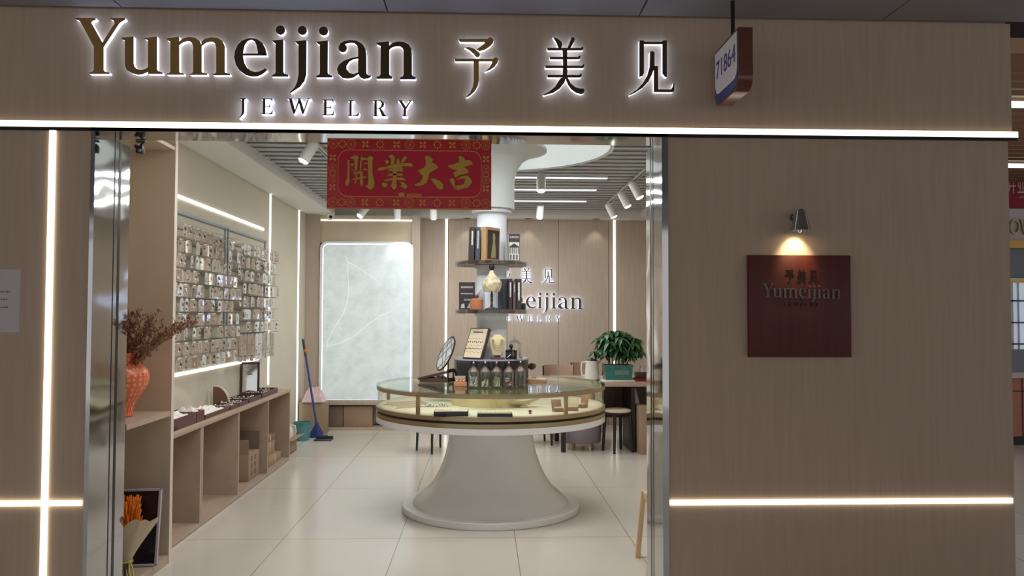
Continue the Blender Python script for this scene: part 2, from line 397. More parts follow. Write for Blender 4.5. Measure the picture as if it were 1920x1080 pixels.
# ================================================================== GLYPHS traced as outlines (local units = photo px)
def crop(ox, oy, sc):
    return lambda pts: [(ox + x / sc, oy + y / sc) for x, y in pts]
def circ(x, y, r, n=20, ry=None): return [(x + r * math.cos(2 * math.pi * i / n), y + (ry or r) * math.sin(2 * math.pi * i / n)) for i in range(n)]
A = crop(130, 20, 7.715); B = crop(300, 50, 7.715); C = crop(430, 40, 7.715); D = crop(590, 40, 7.715)
E = crop(440, 175, 10.667); Fc = crop(610, 175, 10.667); G = crop(840, 60, 8.309); H = crop(1005, 60, 8.309); I = crop(1170, 60, 8.309)
YUM = [('Y', [A([(85,103),(375,103),(378,128),(330,148),(312,168),(480,468),(492,520),(492,855),(510,880),(578,895),(578,913),(283,913),(283,895),(335,880),(352,855),(352,520),(165,170),(140,142),(85,122)]),
              A([(590,103),(800,103),(805,128),(750,155),(718,182),(492,525),(470,470),(478,462),(652,188),(650,165),(635,142),(592,122)])]),
 ('u', [A([(745,392),(790,385),(926,372),(926,760),(940,810),(980,845),(1030,858),(1085,848),(1137,820),(1137,880),(1060,915),(990,925),(900,902),(832,860),(802,790),(800,430),(760,412)]),
        A([(1085,395),(1137,390),(1264,372),(1264,850),(1285,872),(1345,895),(1345,913),(1140,913),(1137,880),(1137,425),(1090,408)])]),
 ('m', [B([(95,170),(150,160),(275,145),(275,650),(290,665),(345,677),(345,694),(95,694),(95,680),(135,670),(148,650),(148,215),(100,192)]),
        B([(275,215),(330,170),(420,148),(510,160),(570,205),(600,262),(600,650),(615,665),(680,677),(680,696),(430,696),(430,682),(465,672),(478,650),(478,290),(465,240),(430,210),(390,206),(330,225),(275,265)]),
        B([(598,222),(650,174),(740,152),(830,162),(900,205),(935,280),(935,655),(950,668),(1010,682),(1010,701),(765,701),(765,686),(800,675),(812,652),(812,300),(800,250),(770,220),(720,214),(660,232),(598,278)])]),
 ('e', [C([(520,680),(545,705),(480,760),(400,795),(320,797),(230,772),(150,712),(95,630),(70,520),(80,430),(120,340),(180,280),(260,248),(330,243),(310,262),(260,285),(220,340),(200,430),(198,520),(215,600),(255,670),(310,715),(370,732),(430,725),(480,702)]),
        C([(260,248),(330,243),(410,262),(480,315),(522,395),(540,492),(412,470),(408,420),(392,340),(365,290),(330,266),(290,266)]), C([(198,465),(540,465),(540,492),(198,492)])]),
 ('i', [C(circ(738,125,66)), C([(612,278),(780,262),(780,730),(795,755),(850,775),(850,798),(615,798),(615,780),(655,760),(670,735),(670,325),(640,302)])]),
 ('j', [C(circ(1056,130,64)), C([(945,290),(1115,270),(1112,760),(1085,860),(1020,945),(885,1035),(880,1020),(945,955),(980,880),(1000,760),(1000,340),(970,312)])]),
 ('i', [C(circ(1362,138,65)), C([(1250,295),(1425,277),(1422,740),(1440,770),(1485,785),(1485,809),(1255,809),(1255,790),(1300,770),(1310,745),(1310,340),(1270,314)])]),
 ('a', [D(circ(405,385,60)), D([(346,375),(370,320),(430,285),(520,270),(610,280),(690,328),(735,400),(747,480),(747,740),(760,770),(790,785),(815,778),(815,800),(770,825),(700,832),(655,805),(628,760),(628,400),(610,345),(570,312),(510,308),(450,322),(400,360)]),
        D([(632,510),(550,525),(430,565),(355,620),(322,690),(340,760),(400,815),(480,828),(560,810),(632,760),(632,738),(560,762),(500,745),(460,690),(460,640),(500,580),(560,548),(632,535)])]),
 ('n', [D([(890,310),(960,300),(1080,288),(1080,770),(1095,788),(1122,800),(1122,829),(895,829),(895,805),(935,790),(952,770),(955,355),(900,332)]),
        D([(1078,352),(1130,310),(1200,290),(1290,298),(1360,335),(1400,400),(1407,480),(1407,770),(1420,795),(1462,808),(1462,836),(1235,836),(1235,812),(1275,795),(1287,770),(1287,430),(1270,385),(1230,358),(1170,360),(1120,375),(1078,408)])])]
_E = [[(525,103),(612,103),(612,413),(525,413),(525,402),(562,392),(562,125),(525,112)], [(608,103),(750,103),(757,162),(745,162),(720,122),(608,119)],
      [(608,253),(690,253),(698,225),(706,225),(706,295),(698,295),(690,267),(608,267)], [(608,398),(700,398),(735,383),(752,343),(762,343),(750,413),(608,413)]]
JEW = [('J', [E([(105,97),(225,97),(225,108),(192,125),(190,370),(175,410),(140,450),(88,505),(85,495),(130,430),(145,370),(145,130),(105,108)])]),
 ('E', [E(p) for p in _E]),
 ('W', [E([(1050,100),(1160,100),(1160,110),(1146,112),(1205,330),(1187,408),(1170,408),(1084,112),(1050,110)]), E([(1176,405),(1196,405),(1295,170),(1272,150)]),
        E([(1235,100),(1330,100),(1330,110),(1316,112),(1386,340),(1367,408),(1350,408),(1258,112),(1235,110)]), E([(1357,405),(1377,405),(1482,112),(1520,108),(1520,100),(1430,100),(1430,108),(1462,112)])]),
 ('E', [E([(x + 1226, y + 22) for x, y in p]) for p in _E]),
 ('L', [Fc([(450,138),(575,138),(575,148),(527,160),(527,438),(600,436),(640,418),(660,383),(674,383),(660,452),(455,452),(455,440),(483,430),(483,160),(450,148)])]),
 ('R', [Fc([(945,138),(1032,138),(1032,440),(1060,450),(1060,460),(945,460),(945,450),(982,440),(982,160),(945,148)]),
        Fc([(1028,138),(1110,140),(1165,175),(1177,225),(1150,275),(1080,305),(1028,308),(1028,296),(1075,290),(1115,260),(1125,215),(1110,170),(1070,152),(1028,150)]), Fc([(1070,300),(1115,295),(1190,430),(1230,450),(1230,460),(1140,460)])]),
 ('Y', [Fc([(1450,142),(1560,142),(1560,150),(1540,158),(1615,290),(1614,440),(1640,450),(1640,460),(1535,460),(1535,450),(1565,440),(1568,310),(1480,160),(1450,150)]),
        Fc([(1650,142),(1740,142),(1740,150),(1710,160),(1616,312),(1600,285),(1685,160),(1650,150)])])]
CHN = [('yu', [G([(165,108),(610,105),(640,85),(680,88),(712,125),(702,170),(650,225),(570,275),(490,298),(440,270),(500,235),(560,185),(577,155),(190,152),(175,140)]), G([(255,240),(330,235),(410,262),(480,310),(500,350),(485,390),(440,390),(400,340),(330,280)]),
        G([(95,412),(700,418),(725,398),(755,393),(784,425),(770,480),(720,545),(650,590),(570,620),(640,560),(680,500),(690,457),(110,457)]), G([(400,445),(482,445),(482,760),(465,840),(420,920),(350,985),(285,1020),(280,1010),(340,950),(380,870),(400,770)])]),
 ('mei', [H([(265,75),(340,105),(390,145),(410,185),(395,250),(352,250),(320,170)]), H([(555,85),(580,76),(605,105),(595,150),(540,250),(490,250)]),
        H([(172,246),(700,248),(725,228),(738,228),(735,270),(715,285),(180,285)]), H([(215,386),(650,388),(675,368),(692,368),(690,410),(670,423),(215,423)]),
        H([(142,522),(715,525),(735,503),(750,500),(748,545),(735,560),(145,560)]), H([(178,667),(675,668),(700,648),(715,648),(712,690),(695,708),(178,706)]),
        H([(413,262),(488,262),(486,560),(491,620),(475,720),(410,720),(415,620),(420,540)]), H([(385,712),(470,712),(440,790),(370,880),(270,945),(120,987),(110,975),(200,930),(300,850)]),
        H([(465,690),(500,716),(540,798),(610,858),(680,880),(735,878),(762,915),(740,957),(700,967),(620,942),(550,892),(500,822),(465,742)])]),
 ('jian', [I([(240,130),(312,130),(312,640),(290,680),(240,702)]), I([(305,150),(600,152),(600,187),(305,187)]), I([(585,152),(615,130),(670,130),(670,702),(640,697),(600,645),(600,190)]),
        I([(405,310),(440,290),(477,320),(477,560),(440,650),(380,770),(290,870),(180,942),(85,987),(88,972),(200,900),(290,800),(360,680),(400,540)]), I([(466,528),(532,528),(534,893),(730,895),(760,850),(770,795),(787,800),(785,910),(765,936),(466,934)])])]
def sign(name, glyphs, label, fmap, depth, face, halo, group, off=.004, names='letter', faces=None):
    """letters standing on a wall: metal face on a glowing acrylic body; fmap maps photo px to a wall point at face depth"""
    allp = [fmap(*p) for _, ps in glyphs for q in ps for p in q]
    loc = sum(allp, Vector()) / len(allp); loc.y += depth
    t = T(name, label, 'sign', loc, group)
    for k, (ch, ps) in enumerate(glyphs):
        fm = faces[k] if faces else face
        f = MB(); g = MB()
        for q in ps:
            w = [fmap(*p) for p in q]
            f.prism(w, (0, off, 0), fm)
            if halo: g.prism([v + Vector((0, off, 0)) for v in w], (0, depth - off, 0), halo)
        l = O(names, f, t, world=True, smooth=False)
        if halo: O('backlight', g, l, world=True, smooth=False)
    return t
fy = lambda dep: (lambda x, y: P(x, y, FY - dep))
sign('shop_sign', YUM, 'large backlit roman shop name in gold over the doorway', fy(.028), .028, 'gold_dark', 'halo', 'sign lettering on the shop front', faces=['gold_bright'] * 3 + ['gold_dark'] * 6)
sign('shop_sign', JEW, 'small brightly backlit word JEWELRY above the doorway light line', fy(.04), .04, 'gold_dark', 'halo2', 'sign lettering on the shop front')
sign('shop_sign', CHN, 'three backlit Chinese characters right of the roman shop name', fy(.026), .026, 'gold_dark', 'halo', 'sign lettering on the shop front', names='character', faces=['gold_bright', 'gold_dark', 'gold_dark'])
# ------------------------------------------------------------------ light lines on the shop front
def strip(label, x0, x1, z0, z1, y, group, led='led', into=(0, 1, 0), prot=.006):
    """recessed linear light: dark channel + diffuser; the face looks along -into"""
    t = T('led_strip', label, 'light strip', ((x0 + x1) / 2, y, (z0 + z1) / 2), group)
    O('diffuser', MB().box(x0, x1, y - prot, y + .002, z0, z1, led), t, world=True)
    return t
g1 = 'light lines on the shop front'
z = P(960, 243, FY).z
t = strip('long horizontal light line above the doorway under the shop name', -3.2, P(1905, 254, FY).x, z - .014, z + .014, FY - .012, g1, prot=.004)
O('channel', MB().box(-3.2, XE + .04, FY - .012, FY, z - .03, z - .014, 'steel_dark').box(-3.2, XE + .03, FY - .012, FY, z - .014, z + .014, 'steel_dull'), t, world=True)
t = strip('tall vertical light line on the panel left of the doorway', P(91, 660, FY).x - .014, P(91, 660, FY).x + .014, 0.02, z - .03, FY - .004, g1)
t = strip('short horizontal light line on the panel left of the doorway', -3.2, P(155, 942, FY).x, P(80, 943, FY).z - .012, P(80, 943, FY).z + .012, FY - .0075, g1, prot=.004)
t = strip('horizontal light line low on the panel right of the doorway', XR + .035, P(1897, 940, FY).x, P(1570, 940, FY).z - .012, P(1570, 940, FY).z + .012, FY - .004, g1)
# ------------------------------------------------------------------ red opening banner
J = crop(640, 280, 12); K = crop(770, 280, 12)
BAN = [('kai', [J([(135,225),(195,240),(190,600),(205,720),(150,820),(110,835),(75,740),(130,640),(140,400)]), J([(190,190),(300,125),(390,150),(408,180),(380,220),(362,480),(300,490),(290,240),(230,215)]), J([(200,320),(295,310),(295,355),(240,400)]), J([(220,430),(300,470),(295,510),(240,485)]),
        J([(440,145),(480,180),(580,190),(620,140),(700,155),(738,190),(712,260),(712,550),(762,760),(742,850),(670,925),(620,900),(520,820),(590,800),(600,700),(590,250),(475,250),(455,490),(415,490),(415,300)]), J([(500,300),(592,290),(592,340),(500,340)]), J([(490,420),(592,440),(592,480),(490,480)]),
        J([(250,530),(400,490),(485,485),(485,540),(300,562)]), J([(230,670),(560,590),(578,640),(300,692)]), J([(310,560),(372,560),(345,740),(300,805),(288,740),(320,680)]), J([(415,490),(490,490),(497,790),(460,845),(415,770)])]),
 ('ye', [J([(1080,130),(1130,105),(1190,130),(1222,190),(1200,345),(1110,350),(1110,230),(1065,170)]), J([(1260,200),(1310,190),(1325,330),(1220,340)]), J([(975,250),(1020,222),(1088,270),(1070,330),(1010,348)]), J([(1330,280),(1400,160),(1460,150),(1482,200),(1420,290),(1350,325)]),
        J([(815,440),(860,400),(1000,390),(1100,350),(1300,305),(1560,300),(1612,340),(1617,380),(1570,400),(1390,382),(1380,430),(1050,442),(950,472),(870,490),(820,470)]), J([(1050,430),(1395,410),(1395,500),(1060,500)]), J([(985,500),(1060,540),(1370,540),(1402,575),(1380,602),(1100,605),(985,602),(1060,570)]),
        J([(950,690),(1000,670),(1150,640),(1380,618),(1452,670),(1440,712),(1200,690),(1000,732)]), J([(1150,480),(1260,480),(1250,700),(1257,850),(1200,932),(1150,890),(1110,820),(1150,720)]), J([(902,770),(950,738),(1062,770),(1030,850),(970,862),(920,830)]), J([(1300,740),(1400,728),(1482,800),(1497,860),(1440,902),(1380,870),(1300,820),(1360,810)])]),
 ('da', [K([(350,130),(440,150),(512,230),(490,290),(570,330),(637,400),(570,460),(430,540),(410,640),(370,750),(280,812),(190,832),(90,822),(95,770),(150,755),(220,720),(260,650),(265,590),(170,510),(155,475),(300,400),(335,330),(330,240),(308,190)]), K([(440,640),(560,658),(680,720),(742,800),(737,890),(680,922),(610,890),(540,790),(470,710)])]),
 ('ji', [K([(1055,165),(1130,138),(1200,180),(1230,240),(1320,233),(1390,280),(1412,340),(1330,370),(1210,400),(1290,450),(1322,500),(1260,560),(1100,592),(1020,642),(985,632),(980,580),(938,530),(1040,480),(940,462),(850,400),(835,360),(960,330),(1080,280),(1080,210)]), K([(868,670),(960,640),(1000,700),(1010,810),(1040,922),(1000,900),(930,800),(870,692)]),
        K([(1000,812),(1100,802),(1190,780),(1300,800),(1302,862),(1190,882),(1040,927)]), K([(1010,692),(1100,620),(1200,588),(1280,578),(1350,640),(1392,740),(1302,862),(1185,800),(1222,660),(1100,682)])])]
BNY = FY + .03
bp = lambda x, y, d=0: P(x, y, BNY - d)
c0, c1 = bp(614, 257), bp(921, 392)
bx0, bx1, bz1, bz0 = c0.x, c1.x, bp(768, 260).z, bp(768, 392).z
t = T('opening_banner', 'red board banner with four raised gold characters hanging in the doorway', 'banner', ((bx0 + bx1) / 2, BNY, bz0))
O('board', MB().box(bx0, bx1, BNY, BNY + .012, bz0, bz1, 'red2', .002), t, world=True)
bw, bh = bx1 - bx0, bz1 - bz0
def br(u, v, d=0): return Vector((bx0 + u * bw, BNY - d, bz1 - v * bh))
def octo(u0, u1, v0, v1, cu, cv, d):
    r = []
    for cx, cy, a in ((u1 - cu, v0 + cv, -90), (u1 - cu, v1 - cv, 0), (u0 + cu, v1 - cv, 90), (u0 + cu, v0 + cv, 180)):
        for k in range(7):
            an = math.radians(a + k * 15); r.append(br(cx + cu * math.cos(an), cy + cv * math.sin(an), d))
    return r
o = O('panel', MB().prism(octo(.066, .94, .165, .835, .06, .15, .003), (0, .003, 0), 'goldink'), t, world=True)
O('panel_face', MB().prism(octo(.07, .936, .178, .822, .056, .145, .0045), (0, .002, 0), 'red'), o, world=True)
orn = MB()
def flower(u, v, r, n, kind):
    cx = br(u, v, .0012)
    if kind == 0:
        for k in range(n):
            a = 2 * math.pi * k / n + .785
            orn.prism([cx + Vector((r * (math.cos(a) * q + math.sin(a) * w), 0, r * (math.sin(a) * q - math.cos(a) * w))) for q, w in ((.12, 0), (.5, .28), (1, .2), (1, -.2), (.5, -.28))], (0, .0012, 0), 'goldink')
    elif kind == 1:
        for rr in (1, .55):
            for k in range(16):
                a, a2 = 2 * math.pi * k / 16, 2 * math.pi * (k + .8) / 16
                orn.prism([cx + Vector((r * rr * q * math.cos(w), 0, r * rr * q * math.sin(w))) for q, w in ((1, a), (1, a2), (.86, a2), (.86, a))], (0, .0012, 0), 'goldink')
        orn.prism([cx + Vector((r * .25 * math.cos(w), 0, r * .25 * math.sin(w))) for w in (0, 1.57, 3.14, 4.71)], (0, .0012, 0), 'goldink')
    else:
        for k in range(8):
            a = 2 * math.pi * k / 8
            q = cx + Vector((r * .7 * math.cos(a), 0, r * .7 * math.sin(a)))
            orn.prism([q + Vector((r * .2 * math.cos(w), 0, r * .2 * math.sin(w))) for w in (0, 1.05, 2.1, 3.14, 4.2, 5.24)], (0, .0012, 0), 'goldink')
for v in (.085, .91):
    for u, k in ((.035, 1), (.09, 2), (.145, 1), (.23, 0), (.32, 2), (.42, 0), (.5, 1), (.58, 0), (.67, 2), (.76, 0), (.845, 1), (.91, 2), (.965, 1)):
        flower(u, v, .023 if k else .02, 4, k)
for u in (.033, .967):
    for v, k in ((.28, 0), (.42, 1), (.5, 2), (.58, 1), (.7, 0)): flower(u, v, .019, 4, k)
for v0 in (.005, .985):
    orn.prism([br(.004, v0, .0012), br(.996, v0, .0012), br(.996, v0 + .01, .0012), br(.004, v0 + .01, .0012)], (0, .0012, 0), 'goldink')
O('border_ornament', orn, t, world=True, smooth=False)
for ch, ps in BAN:
    f = MB()
    for q in ps:
        outer = [bp(x, y, .006) for x, y in q]; n = len(outer)
        ar = sum(outer[k].x * outer[(k + 1) % n].z - outer[(k + 1) % n].x * outer[k].z for k in range(n))
        inner = []
        for k in range(n):
            e0 = outer[k] - outer[k - 1]; e1 = outer[(k + 1) % n] - outer[k]
            n0 = Vector((-e0.z, 0, e0.x)).normalized(); n1 = Vector((-e1.z, 0, e1.x)).normalized(); m_ = n0 + n1
            m_ = m_ / max(m_.length_squared / 2, .55) if m_.length > 1e-4 else n0
            inner.append(outer[k] + m_ * (.0026 if ar > 0 else -.0026) + Vector((0, -.005, 0)))
        f.prism(outer, (0, .003, 0), 'goldfoil')
        f._faces(outer + inner, [(k, (k + 1) % n, n + (k + 1) % n, n + k) for k in range(n)], 'goldfoil')
        f._faces(inner, [tuple(t_) for t_ in geometry.tessellate_polygon([inner])], 'goldfoil')
    O('character', f, t, world=True, smooth=False)
f = MB().prism([br(.43, .785, .006), br(.455, .765, .006), br(.475, .785, .006), br(.465, .83, .006), br(.44, .83, .006)], (0, .002, 0), 'goldink')
for k in range(2):
    f.prism([br(.485, .785 + k * .024, .006), br(.575, .785 + k * .024, .006), br(.575, .797 + k * .024, .006), br(.485, .797 + k * .024, .006)], (0, .002, 0), 'goldink')
O('maker_mark', f, t, world=True)
# ------------------------------------------------------------------ timber plaque with lamp
pa, pb = P(1404, 478, FY - .03), P(1597, 670, FY - .03)
t = T('wall_plaque', 'square red brown timber plaque with the shop name on the right panel', 'plaque', ((pa.x + pb.x) / 2, FY, pb.z))
O('board', MB().box(pa.x, pb.x, FY - .03, FY, pb.z, pa.z, 'plaque', .002), t, world=True)
def remap(x0, x1, y0, y1, X0, X1, Y0, Y1, Yp):
    return lambda x, y: P(X0 + (x - x0) / (x1 - x0) * (X1 - X0), Y0 + (y - y0) / (y1 - y0) * (Y1 - Y0), Yp)
def lettering(parent, name, glyphs, fmap, th, m):
    f = MB()
    for _, ps in glyphs:
        for q in ps: f.prism([fmap(*p) for p in q], (0, th, 0), m)
    return O(name, f, parent, world=True, smooth=False)
# letters keep their height while the words close up
def squeeze(glyphs, gaps):
    out = []; 
    for (ch, ps), dx in zip(glyphs, gaps): out.append((ch, [[(x + dx, y) for x, y in q] for q in ps]))
    return out
PL = FY - .0325
lettering(t, 'characters', squeeze(CHN, (0, -60, -120)), remap(852, 1145, 68, 183, 1473, 1533, 505, 530, PL), .003, 'ink')
lettering(t, 'name_letters', YUM, remap(143, 782, 33, 172, 1430, 1577, 531, 566, PL - .004), .006, 'greyletter')
lettering(t, 'word_letters', JEW, remap(447, 776, 187, 222, 1470, 1535, 568, 575, PL), .003, 'ink')
LX, LYY = P(1501, 412, FY - .08), FY - .08
t = T('wall_lamp', 'small chrome cone wall lamp shining on the timber plaque', 'lamp', (LX.x, FY, LX.z))
lz = LX.z
O('bracket', MB().tube((LX.x, FY, lz + .02), (LX.x, LYY, lz + .045), .007, 'chrome').lathe([(.022, 0), (.022, .008)], 'chrome', n=20, mx=Matrix.Translation((LX.x, FY, lz + .02)) @ Rx(90).to_4x4()), t, world=True)
O('lamp_shade', MB().lathe([(.006, .052), (.018, .05), (.024, .042), (.046, -.052), (.043, -.052), (.022, .035), (.001, .036)], 'chrome', (LX.x, LYY, lz), 32), t, world=True)
O('bulb', MB().lathe([(.001, -.04), (.034, -.04), (.034, -.036), (.001, -.036)], 'bulb', (LX.x, LYY, lz), 20), t, world=True)
O('pull_ring', MB().path([(LX.x - .016 + .008 * math.cos(a), LYY - .03, lz - .056 + .008 * math.sin(a)) for a in [k * math.pi / 6 for k in range(13)]], .0015, 'chrome', 6), t, world=True)
spot('plaque_lamp_light', (LX.x, LYY + .004, lz - .056), (LX.x, FY - .002, lz - .17), 3.2, 84, (1, .8, .5), .012, .7)
# ------------------------------------------------------------------ hanging number sign
sx, sy0, sy1, th = 1.113, 3.40, 3.75, .064
def prof(y0, y1, z0, z1, r):
    o = [(y0, z1), (y1, z1)]
    for cy, cz, a in ((y1 - r, z0 + r, 0), (y0 + r, z0 + r, -90)):
        for k in range(7):
            an = math.radians(a - k * 15); o.append((cy + r * math.cos(an), cz + r * math.sin(an)))
    return o
nz1, nz0 = 2.715, 2.445
t = T('number_sign', 'hanging box sign with the number 71864 beside the Chinese characters', 'sign', (sx + th / 2, 3.575, nz0))
O('casing', MB().prism([(sx, y, z) for y, z in prof(sy0, sy1, nz0, nz1, .06)], (th, 0, 0), 'brownbox'), t, world=True)
O('panel', MB().prism([(sx - .0015, y, z) for y, z in prof(sy0 + .012, sy1 - .012, nz0 + .012, nz1 - .012, .055)], (.0015, 0, 0), 'blue'), t, world=True)
o = O('panel_face', MB().prism([(sx - .003, y, z) for y, z in prof(sy0 + .012, sy1 - .012, nz0 + .055, nz1 - .012, .05)], (.0015, 0, 0), 'panel'), t, world=True)
rt = Matrix(((0, 0, -1), (-1, 0, 0), (0, 1, 0)))
O('digits', MB().text('71864', .118, 'blue', (sx - .004, 3.575, 2.61), rt), t, world=True)
O('rod', MB().tube((sx + th / 2, 3.575, nz1), (sx + th / 2, 3.575, ZC), .0095, 'black'), t, world=True)
# ------------------------------------------------------------------ paper notice
na, nb = P(-46, 505, FY), P(36, 623, FY)
t = T('paper_notice', 'white printed paper notice taped to the left edge panel', 'notice', ((na.x + nb.x) / 2, FY, nb.z))
O('sheet', MB().box(na.x, nb.x, FY - .0015, FY, nb.z, na.z, 'paper'), t, world=True)
f = MB()
for y, x1 in ((547, 20), (561, 14), (576, 15)):
    a = P(-30, y, FY - .002); b2 = P(x1, y, FY - .002)
    x = a.x
    while x < b2.x:
        w = random.uniform(.006, .02); f.box(x, min(x + w, b2.x), FY - .0022, FY - .0014, a.z - .003, a.z + .003, 'print'); x += w + .004
O('printed_lines', f, t, world=True, smooth=False)
# small dark camera hanging from the door head
q = P(264, 262, FY + .21)
t = T('door_sensor', 'small dark camera fixed under the left end of the door head', 'camera', (q.x, q.y, ZH))
O('bracket', MB().box(-.02, .025, -.012, .012, -.008, 0, 'black').tube((.012, 0, -.006), (-.006, 0, -.03), .005, 'black'), t)
O('body', MB().box(-.018, .016, -.018, .02, -.062, -.026, 'black', .004), t)
O('lens', MB().ball((.004, -.02, -.05), .009, 'steel_dull', 12).ball((-.016, -.014, -.03), .01, 'black', 12), t)
# ================================================================== LEFT SIDE FITTINGS
# niche with the vase, right behind the door lining
NX, NXb, NY0, NY1, NS = -1.824, -2.235, 4.17, 4.785, .885
t = T('display_niche', 'tall open taupe display niche just inside the doorway holding the coral vase', 'shelf unit', (NX, NY1, 0))
O('side_panel', MB().box(NXb, NX, NY1 - .04, NY1, 0, ZS, 'niche'), t, world=True)
O('edge_band', MB().box(NX, NX + .004, NY1 - .04, NY1, 0, ZS, 'edge'), t, world=True)
O('back_panel', MB().box(NXb, NXb + .015, NY0, NY1 - .04, .05, 2.44, 'niche'), t, world=True)
O('shelf', MB().box(NXb + .015, NX, NY0, NY1 - .04, NS - .03, NS, 'shelf'), t, world=True)
O('bottom_panel', MB().box(NXb + .015, NX, NY0, NY1 - .04, 0, .05, 'shelf'), t, world=True)
O('top_panel', MB().box(NXb + .015, NX, NY0, NY1 - .04, 2.42, 2.44, 'niche'), t, world=True)
# coral vase
vc = Pz(226, 775, NS); vc = Vector((-2.02, 4.48, NS + .0005))
t = T('vase', 'coral red patterned vase on the niche shelf', 'vase', vc)
vp = [(.078, 0), (.086, .004), (.088, .03), (.098, .07), (.135, .125), (.162, .175), (.17, .215), (.16, .255), (.13, .28), (.104, .29), (.1, .305), (.106, .335), (.112, .352), (.106, .352), (.092, .31), (.09, .29)]
O('body', MB().lathe(vp, 'vase', n=48), t)
f = MB()
def vr(z):
    for (r0, z0), (r1, z1) in zip(vp, vp[1:]):
        if z0 <= z <= z1 and z1 > z0: return r0 + (r1 - r0) * (z - z0) / (z1 - z0)
    return .1
for row, (z0, z1) in enumerate([(.01 + .027 * k, .028 + .027 * k) for k in range(12)]):
    for k in range(30):
        a0 = 2 * math.pi * (k + random.uniform(-.12, .12)) / 30; w = 2 * math.pi / 30 * random.uniform(.3, .55)
        f.quad([(math.cos(a) * (vr(zz) + .0016), math.sin(a) * (vr(zz) + .0016), zz) for a, zz in ((a0, z0), (a0 + w, z0), (a0 + w, z1), (a0, z1))], 'vaseline')
O('glaze_pattern', f, t)
t2 = T('dried_branches', 'bunch of dried red brown branches standing in the coral vase', 'dried plant', vc + Vector((0, 0, .01)))
rn = random.Random(3)
f = MB()
for k in range(24):
    a = rn.uniform(-.5, .7) if k < 16 else rn.uniform(2, 4.3); L = rn.uniform(.30, .40); lean = rn.uniform(.15, 1.0) if k < 16 else rn.uniform(.1, .5)
    dirv = Vector((max(math.cos(a), -.35), math.sin(a) * .55, 0)).normalized()
    pts = []
    for i in range(9):
        u = i / 8; pts.append(Vector((0, 0, .08)) + dirv * (lean * L * 1.2 * u ** 1.6) + Vector((rn.uniform(-.004, .004), rn.uniform(-.004, .004), L * 1.05 * u * (1 - .22 * lean * u) + .12 * u)))
    f.path(pts, [.0028] * 5 + [.002, .0017, .0013, .001], 'dried', 5)
    for i in range(4, 9):
        for j in range(7):
            p = pts[i] + (pts[i - 1] - pts[i]) * rn.random(); d = Vector((rn.uniform(-1, 1), rn.uniform(-1, 1), rn.uniform(0, 1.1))).normalized() * rn.uniform(.02, .055)
            f.path([p, p + d * .6, p + d + Vector((0, 0, .006))], [.0014, .001, .0007], 'dried', 4)
            for _ in range(5):
                q = p + d * rn.uniform(.3, 1.05) + Vector((rn.uniform(-.006, .006), rn.uniform(-.006, .006), rn.uniform(-.006, .006)))
                f.ball(q, rn.uniform(.0025, .005), 'dried', 5, (1, 1, 1.6))
O('branches', f, t2)
# framed boards and bouquet on the niche floor
def leaning_board(label, x, y, w, h, tilt, rz, mat_in, grp):
    t = T('picture_frame', label, 'picture frame', (x, y, .0505), grp, math.radians(rz))
    m = Rx(-tilt)
    def bx(x0, x1, y0, y1, z0, z1, mm):
        return MB().box(x0, x1, y0, y1, z0, z1, mm, .002, m.to_4x4())
    e = .014
    f = bx(-w / 2, -w / 2 + e, -.012, .012, 0, h, 'lilac')
    f.box(w / 2 - e, w / 2, -.012, .012, 0, h, 'lilac', .002, m.to_4x4()).box(-w / 2, w / 2, -.012, .012, h - e, h, 'lilac', .002, m.to_4x4()).box(-w / 2, w / 2, -.012, .012, 0, e, 'lilac', .002, m.to_4x4())
    O('frame', f, t)
    O('picture', MB().box(-w / 2 + e, w / 2 - e, -.006, .008, e, h - e, mat_in, 0, m.to_4x4()), t)
    return t
leaning_board('dark picture in a lilac grey frame leaning on the niche side panel', -1.925, 4.53, .24, .42, 10, 6, 'blackgloss', 'framed boards on the niche floor')
leaning_board('lower dark board in a lilac grey frame just behind the orange bouquet', -2.09, 4.40, .22, .34, 10, 4, 'darkwood', 'framed boards on the niche floor')
qc = Vector((-1.888, 4.33, .0505))
t = T('bouquet', 'orange dried flower bouquet in beige paper on the niche floor', 'bouquet', qc)
f = MB(); rn = random.Random(5)
for k in range(300):
    a = rn.uniform(0, 6.28); r = .075 * math.sqrt(rn.random()); p0 = Vector((r * .5 * math.cos(a), r * .5 * math.sin(a), .2)); p1 = Vector((r * 1.1 * math.cos(a), r * 1.1 * math.sin(a), rn.uniform(.3, .435)))
    f.path([p0, (p0 + p1) / 2 + Vector((rn.uniform(-.006, .006), 0, 0)), p1], [.003, .0055, .003], 'orange', 5)
O('flowers', f, t)
f = MB(); vs = []; n = 28
for i in range(6):
    u = i / 5
    for j in range(n):
        a = 2 * math.pi * j / n; r = .03 + .075 * u ** 1.2 + .05 * u * max(0, math.cos(a)); zz = .10 + .12 * u + .11 * u * max(0, math.cos(a + .5)) + u * (.014 * math.sin(a * 5) + .008 * math.sin(a * 11))
        vs.append((r * math.cos(a) * (1 + .08 * math.sin(5 * a)), r * math.sin(a), zz))
f._faces(vs, [(i * n + j, i * n + (j + 1) % n, (i + 1) * n + (j + 1) % n, (i + 1) * n + j) for i in range(5) for j in range(n)], 'wrap')
O('wrapping_paper', f, t)
f = MB()
for k in range(6):
    a = k * 1.05; f.path([(.02 * math.cos(a), .02 * math.sin(a), .1), (.012 * math.cos(a), .012 * math.sin(a), .05), (.028 * math.cos(a), .028 * math.sin(a), .002)], .004, 'stem', 5)
O('stalks', f, t)
f = MB().path([(.03 * math.cos(k * .55), .03 * math.sin(k * .55), .092) for k in range(13)], .006, 'ribbon', 6)
f.path([(.03, -.01, .092), (.045, -.015, .06), (.05, -.012, .015)], .005, 'ribbon', 5).path([(.028, -.015, .092), (.032, -.028, .05), (.04, -.03, .012)], .005, 'ribbon', 5)
